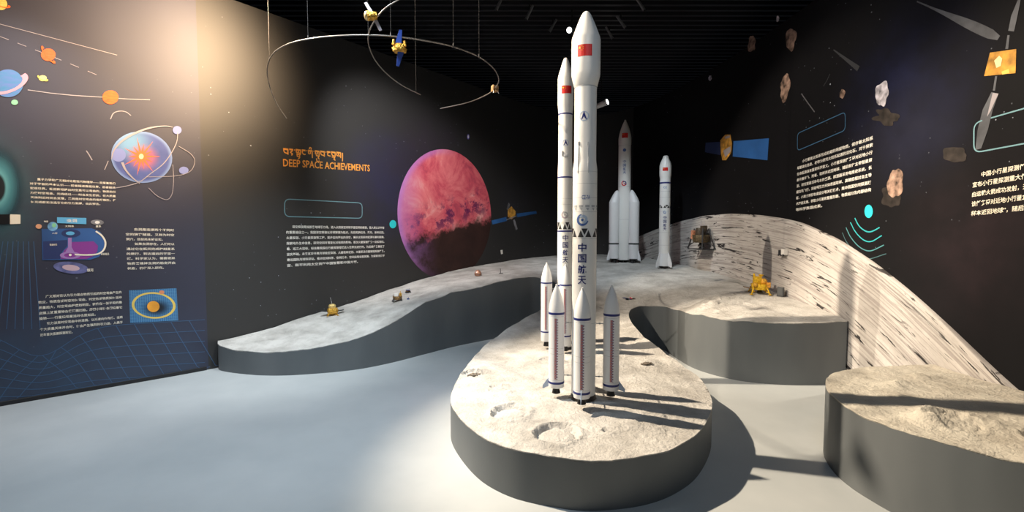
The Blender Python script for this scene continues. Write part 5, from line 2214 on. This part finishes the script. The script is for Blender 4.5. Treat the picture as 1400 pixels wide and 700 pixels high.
# satellite 3: small gold cube at the right end
q = ring_at(676.5, True)
k = q.y / F
t = thing('satellite', 'tiny dull gold boxy satellite at the right end of the wide ring', 'satellite model', q, .5)
mb = MB()
mb.box((0, 0, 0), (8 * k, 7 * k, 8 * k))
mb.build('body', mat('dull_gold', (.45, .27, .13), .45, .4, .5, var=.6, vscale=50), t, smooth=False, bevel=.003)
mb = MB()
mb.cyl((-3 * k, -3 * k, -4 * k), (-4 * k, -4 * k, -7 * k), .5 * k, .5 * k, 8)
mb.build('antenna', SILV, t)
mb = MB()
mb.cyl((3 * k, -3 * k, -4 * k), (4 * k, -4 * k, -7 * k), .5 * k, .5 * k, 8)
mb.build('antenna', SILV, t)

# ================================================================ CEILING SPOTLIGHTS
def spotlight(px, py, Y, dirv, label, body, lit, L=.22, r=.055):
    p = at_y(px, py, Y)
    dirv = Vector(dirv).normalized()
    t = thing('ceiling_spotlight', label, 'spotlight', p, 0, 'spotlights under the ceiling')
    mb = MB()
    mb.cyl(-dirv * L * .5, dirv * L * .5, r * .75, r, 20)
    mb.build('lamp_body', body, t)
    mb = MB()
    mb.cyl(dirv * (L * .5 - .002), dirv * (L * .5 + .006), r * .85, r * .85, 20)
    mb.build('lens', lit, t)
    mb = MB()
    mb.cyl((0, 0, 0), (0, 0, CE - .01 - p.z), .012, .012, 8)
    mb.build('stem', mat('stem_black', (.015, .015, .015), .5), t)


LENS_ON = mat('lens_lit', (.9, .9, .9), .3, emit=(1, .97, .92), estr=9)
LENS_OFF = mat('lens_off', (.05, .05, .055), .2)
LGREY = mat('lamp_grey', (.14, .14, .15), .4)
LWHITE = mat('lamp_white', (.75, .75, .75), .4)
spotlight(782, 41, 7.3, (-.5, -.8, -.35), 'small lit spotlight beside the nose of the tallest rocket', LGREY, LENS_ON, .2, .045)
spotlight(822, 143, 9.4, (.75, -.5, .25), 'white conical spotlight right of the tallest rocket body', LWHITE, LENS_ON, .26, .06)
SP = [(683, 4, 6.9, (-.45, 0, -.9), 'dark grey spotlight at the top edge, leftmost of the unlit ones'), (724, 17, 7.1, (-.45, 0, -.9), 'dark grey unlit spotlight, second from the left at the top'),
      (756, 35, 7.6, (-.5, 0, -.85), 'dark grey unlit spotlight just left of the tallest rocket nose'), (833, 45, 7.9, (.5, 0, -.85), 'dark grey unlit spotlight, nearest on the right of the tallest rocket nose'),
      (849, 30, 7.4, (.6, 0, -.8), 'dark grey unlit spotlight, second to the right of the tallest rocket nose'), (875, 5, 6.9, (.55, 0, -.8), 'dark grey spotlight at the top edge, rightmost of the unlit ones')]
for (px, py, Y, dv, lab) in SP:
    spotlight(px, py, Y, dv, lab, LGREY, LENS_OFF, .22, .022)

# ================================================================ LIGHT
def spot(name, loc, target, power, size, blend, col, radius=.05):
    l = bpy.data.lights.new(name, 'SPOT')
    l.energy = power
    l.spot_size = math.radians(size)
    l.spot_blend = blend
    l.color = col
    l.shadow_soft_size = radius
    o = bpy.data.objects.new(name, l)
    COL.objects.link(o)
    o.location = loc
    o.rotation_euler = (Vector(target) - Vector(loc)).to_track_quat('-Z', 'Y').to_euler()
    return o


WARM = (1.0, .83, .62)
NEUT = (1.0, .95, .88)
COOL = (.78, .90, 1.0)
# key: warm spot from the upper left across the front platform
spot('key_spot', (-5.5, 5.05, 7.4), (2.3, 2.95, .5), 8400, 35, .45, WARM, .09)
# second: long throw on the moon hill
spot('hill_spot', (-12.4, -1.35, 11.6), (3.52, 5.9, 1.2), 9800, 13.8, .4, (1.0, .86, .68), .05)
# wall washer
spot('wall_spot', (-2.0, 4.4, 3.85), (-3.5, 5.1, 3.35), 1150, 88, 1.0, (1.0, .70, .42), .35)
# mural washers
spot('mural_spot', (-1.5, 4.7, 4.6), (-1.35, 7.8, 1.65), 850, 60, .8, (1.0, .96, .92), .1)
spot('left_mural_spot', (-3.9, 3.4, 4.4), (-4.05, 4.55, .8), 300, 62, .9, (1.0, .96, .92), .1)
spot('right_mural_spot', (.6, 3.6, 4.5), (3.4, 4.6, 2.2), 120, 80, .8, (1.0, .93, .86), .1)
# added cool fill lamps overhead, plus a spot for the pool at the back
spot('floor_fill_left', (-1.6, 3.0, 4.6), (-2.0, 4.1, 0), 760, 80, .9, COOL, .2)
spot('ramp_fill', (-1.0, 4.4, 4.6), (-2.6, 5.45, .3), 500, 44, .9, (.95, 1.0, .98), .1)
spot('back_spot', (1.2, 6.0, 4.6), (2.0, 8.4, .9), 330, 55, .7, (.85, .95, 1.0), .1)
spot('front_fill', (.9, .2, 4.6), (.9, 3.6, 1.3), 120, 70, .9, (.70, .85, 1.0), .5)

w = bpy.data.worlds.new('world')
S.world = w
w.use_nodes = True
w.node_tree.nodes['Background'].inputs[0].default_value = (.55, .62, .75, 1)
w.node_tree.nodes['Background'].inputs[1].default_value = .035

vs_ = S.view_settings
vs_.view_transform = 'Standard'
vs_.look = 'None'
vs_.exposure = 0.0
vs_.gamma = 1.0
vs_.use_curve_mapping = False
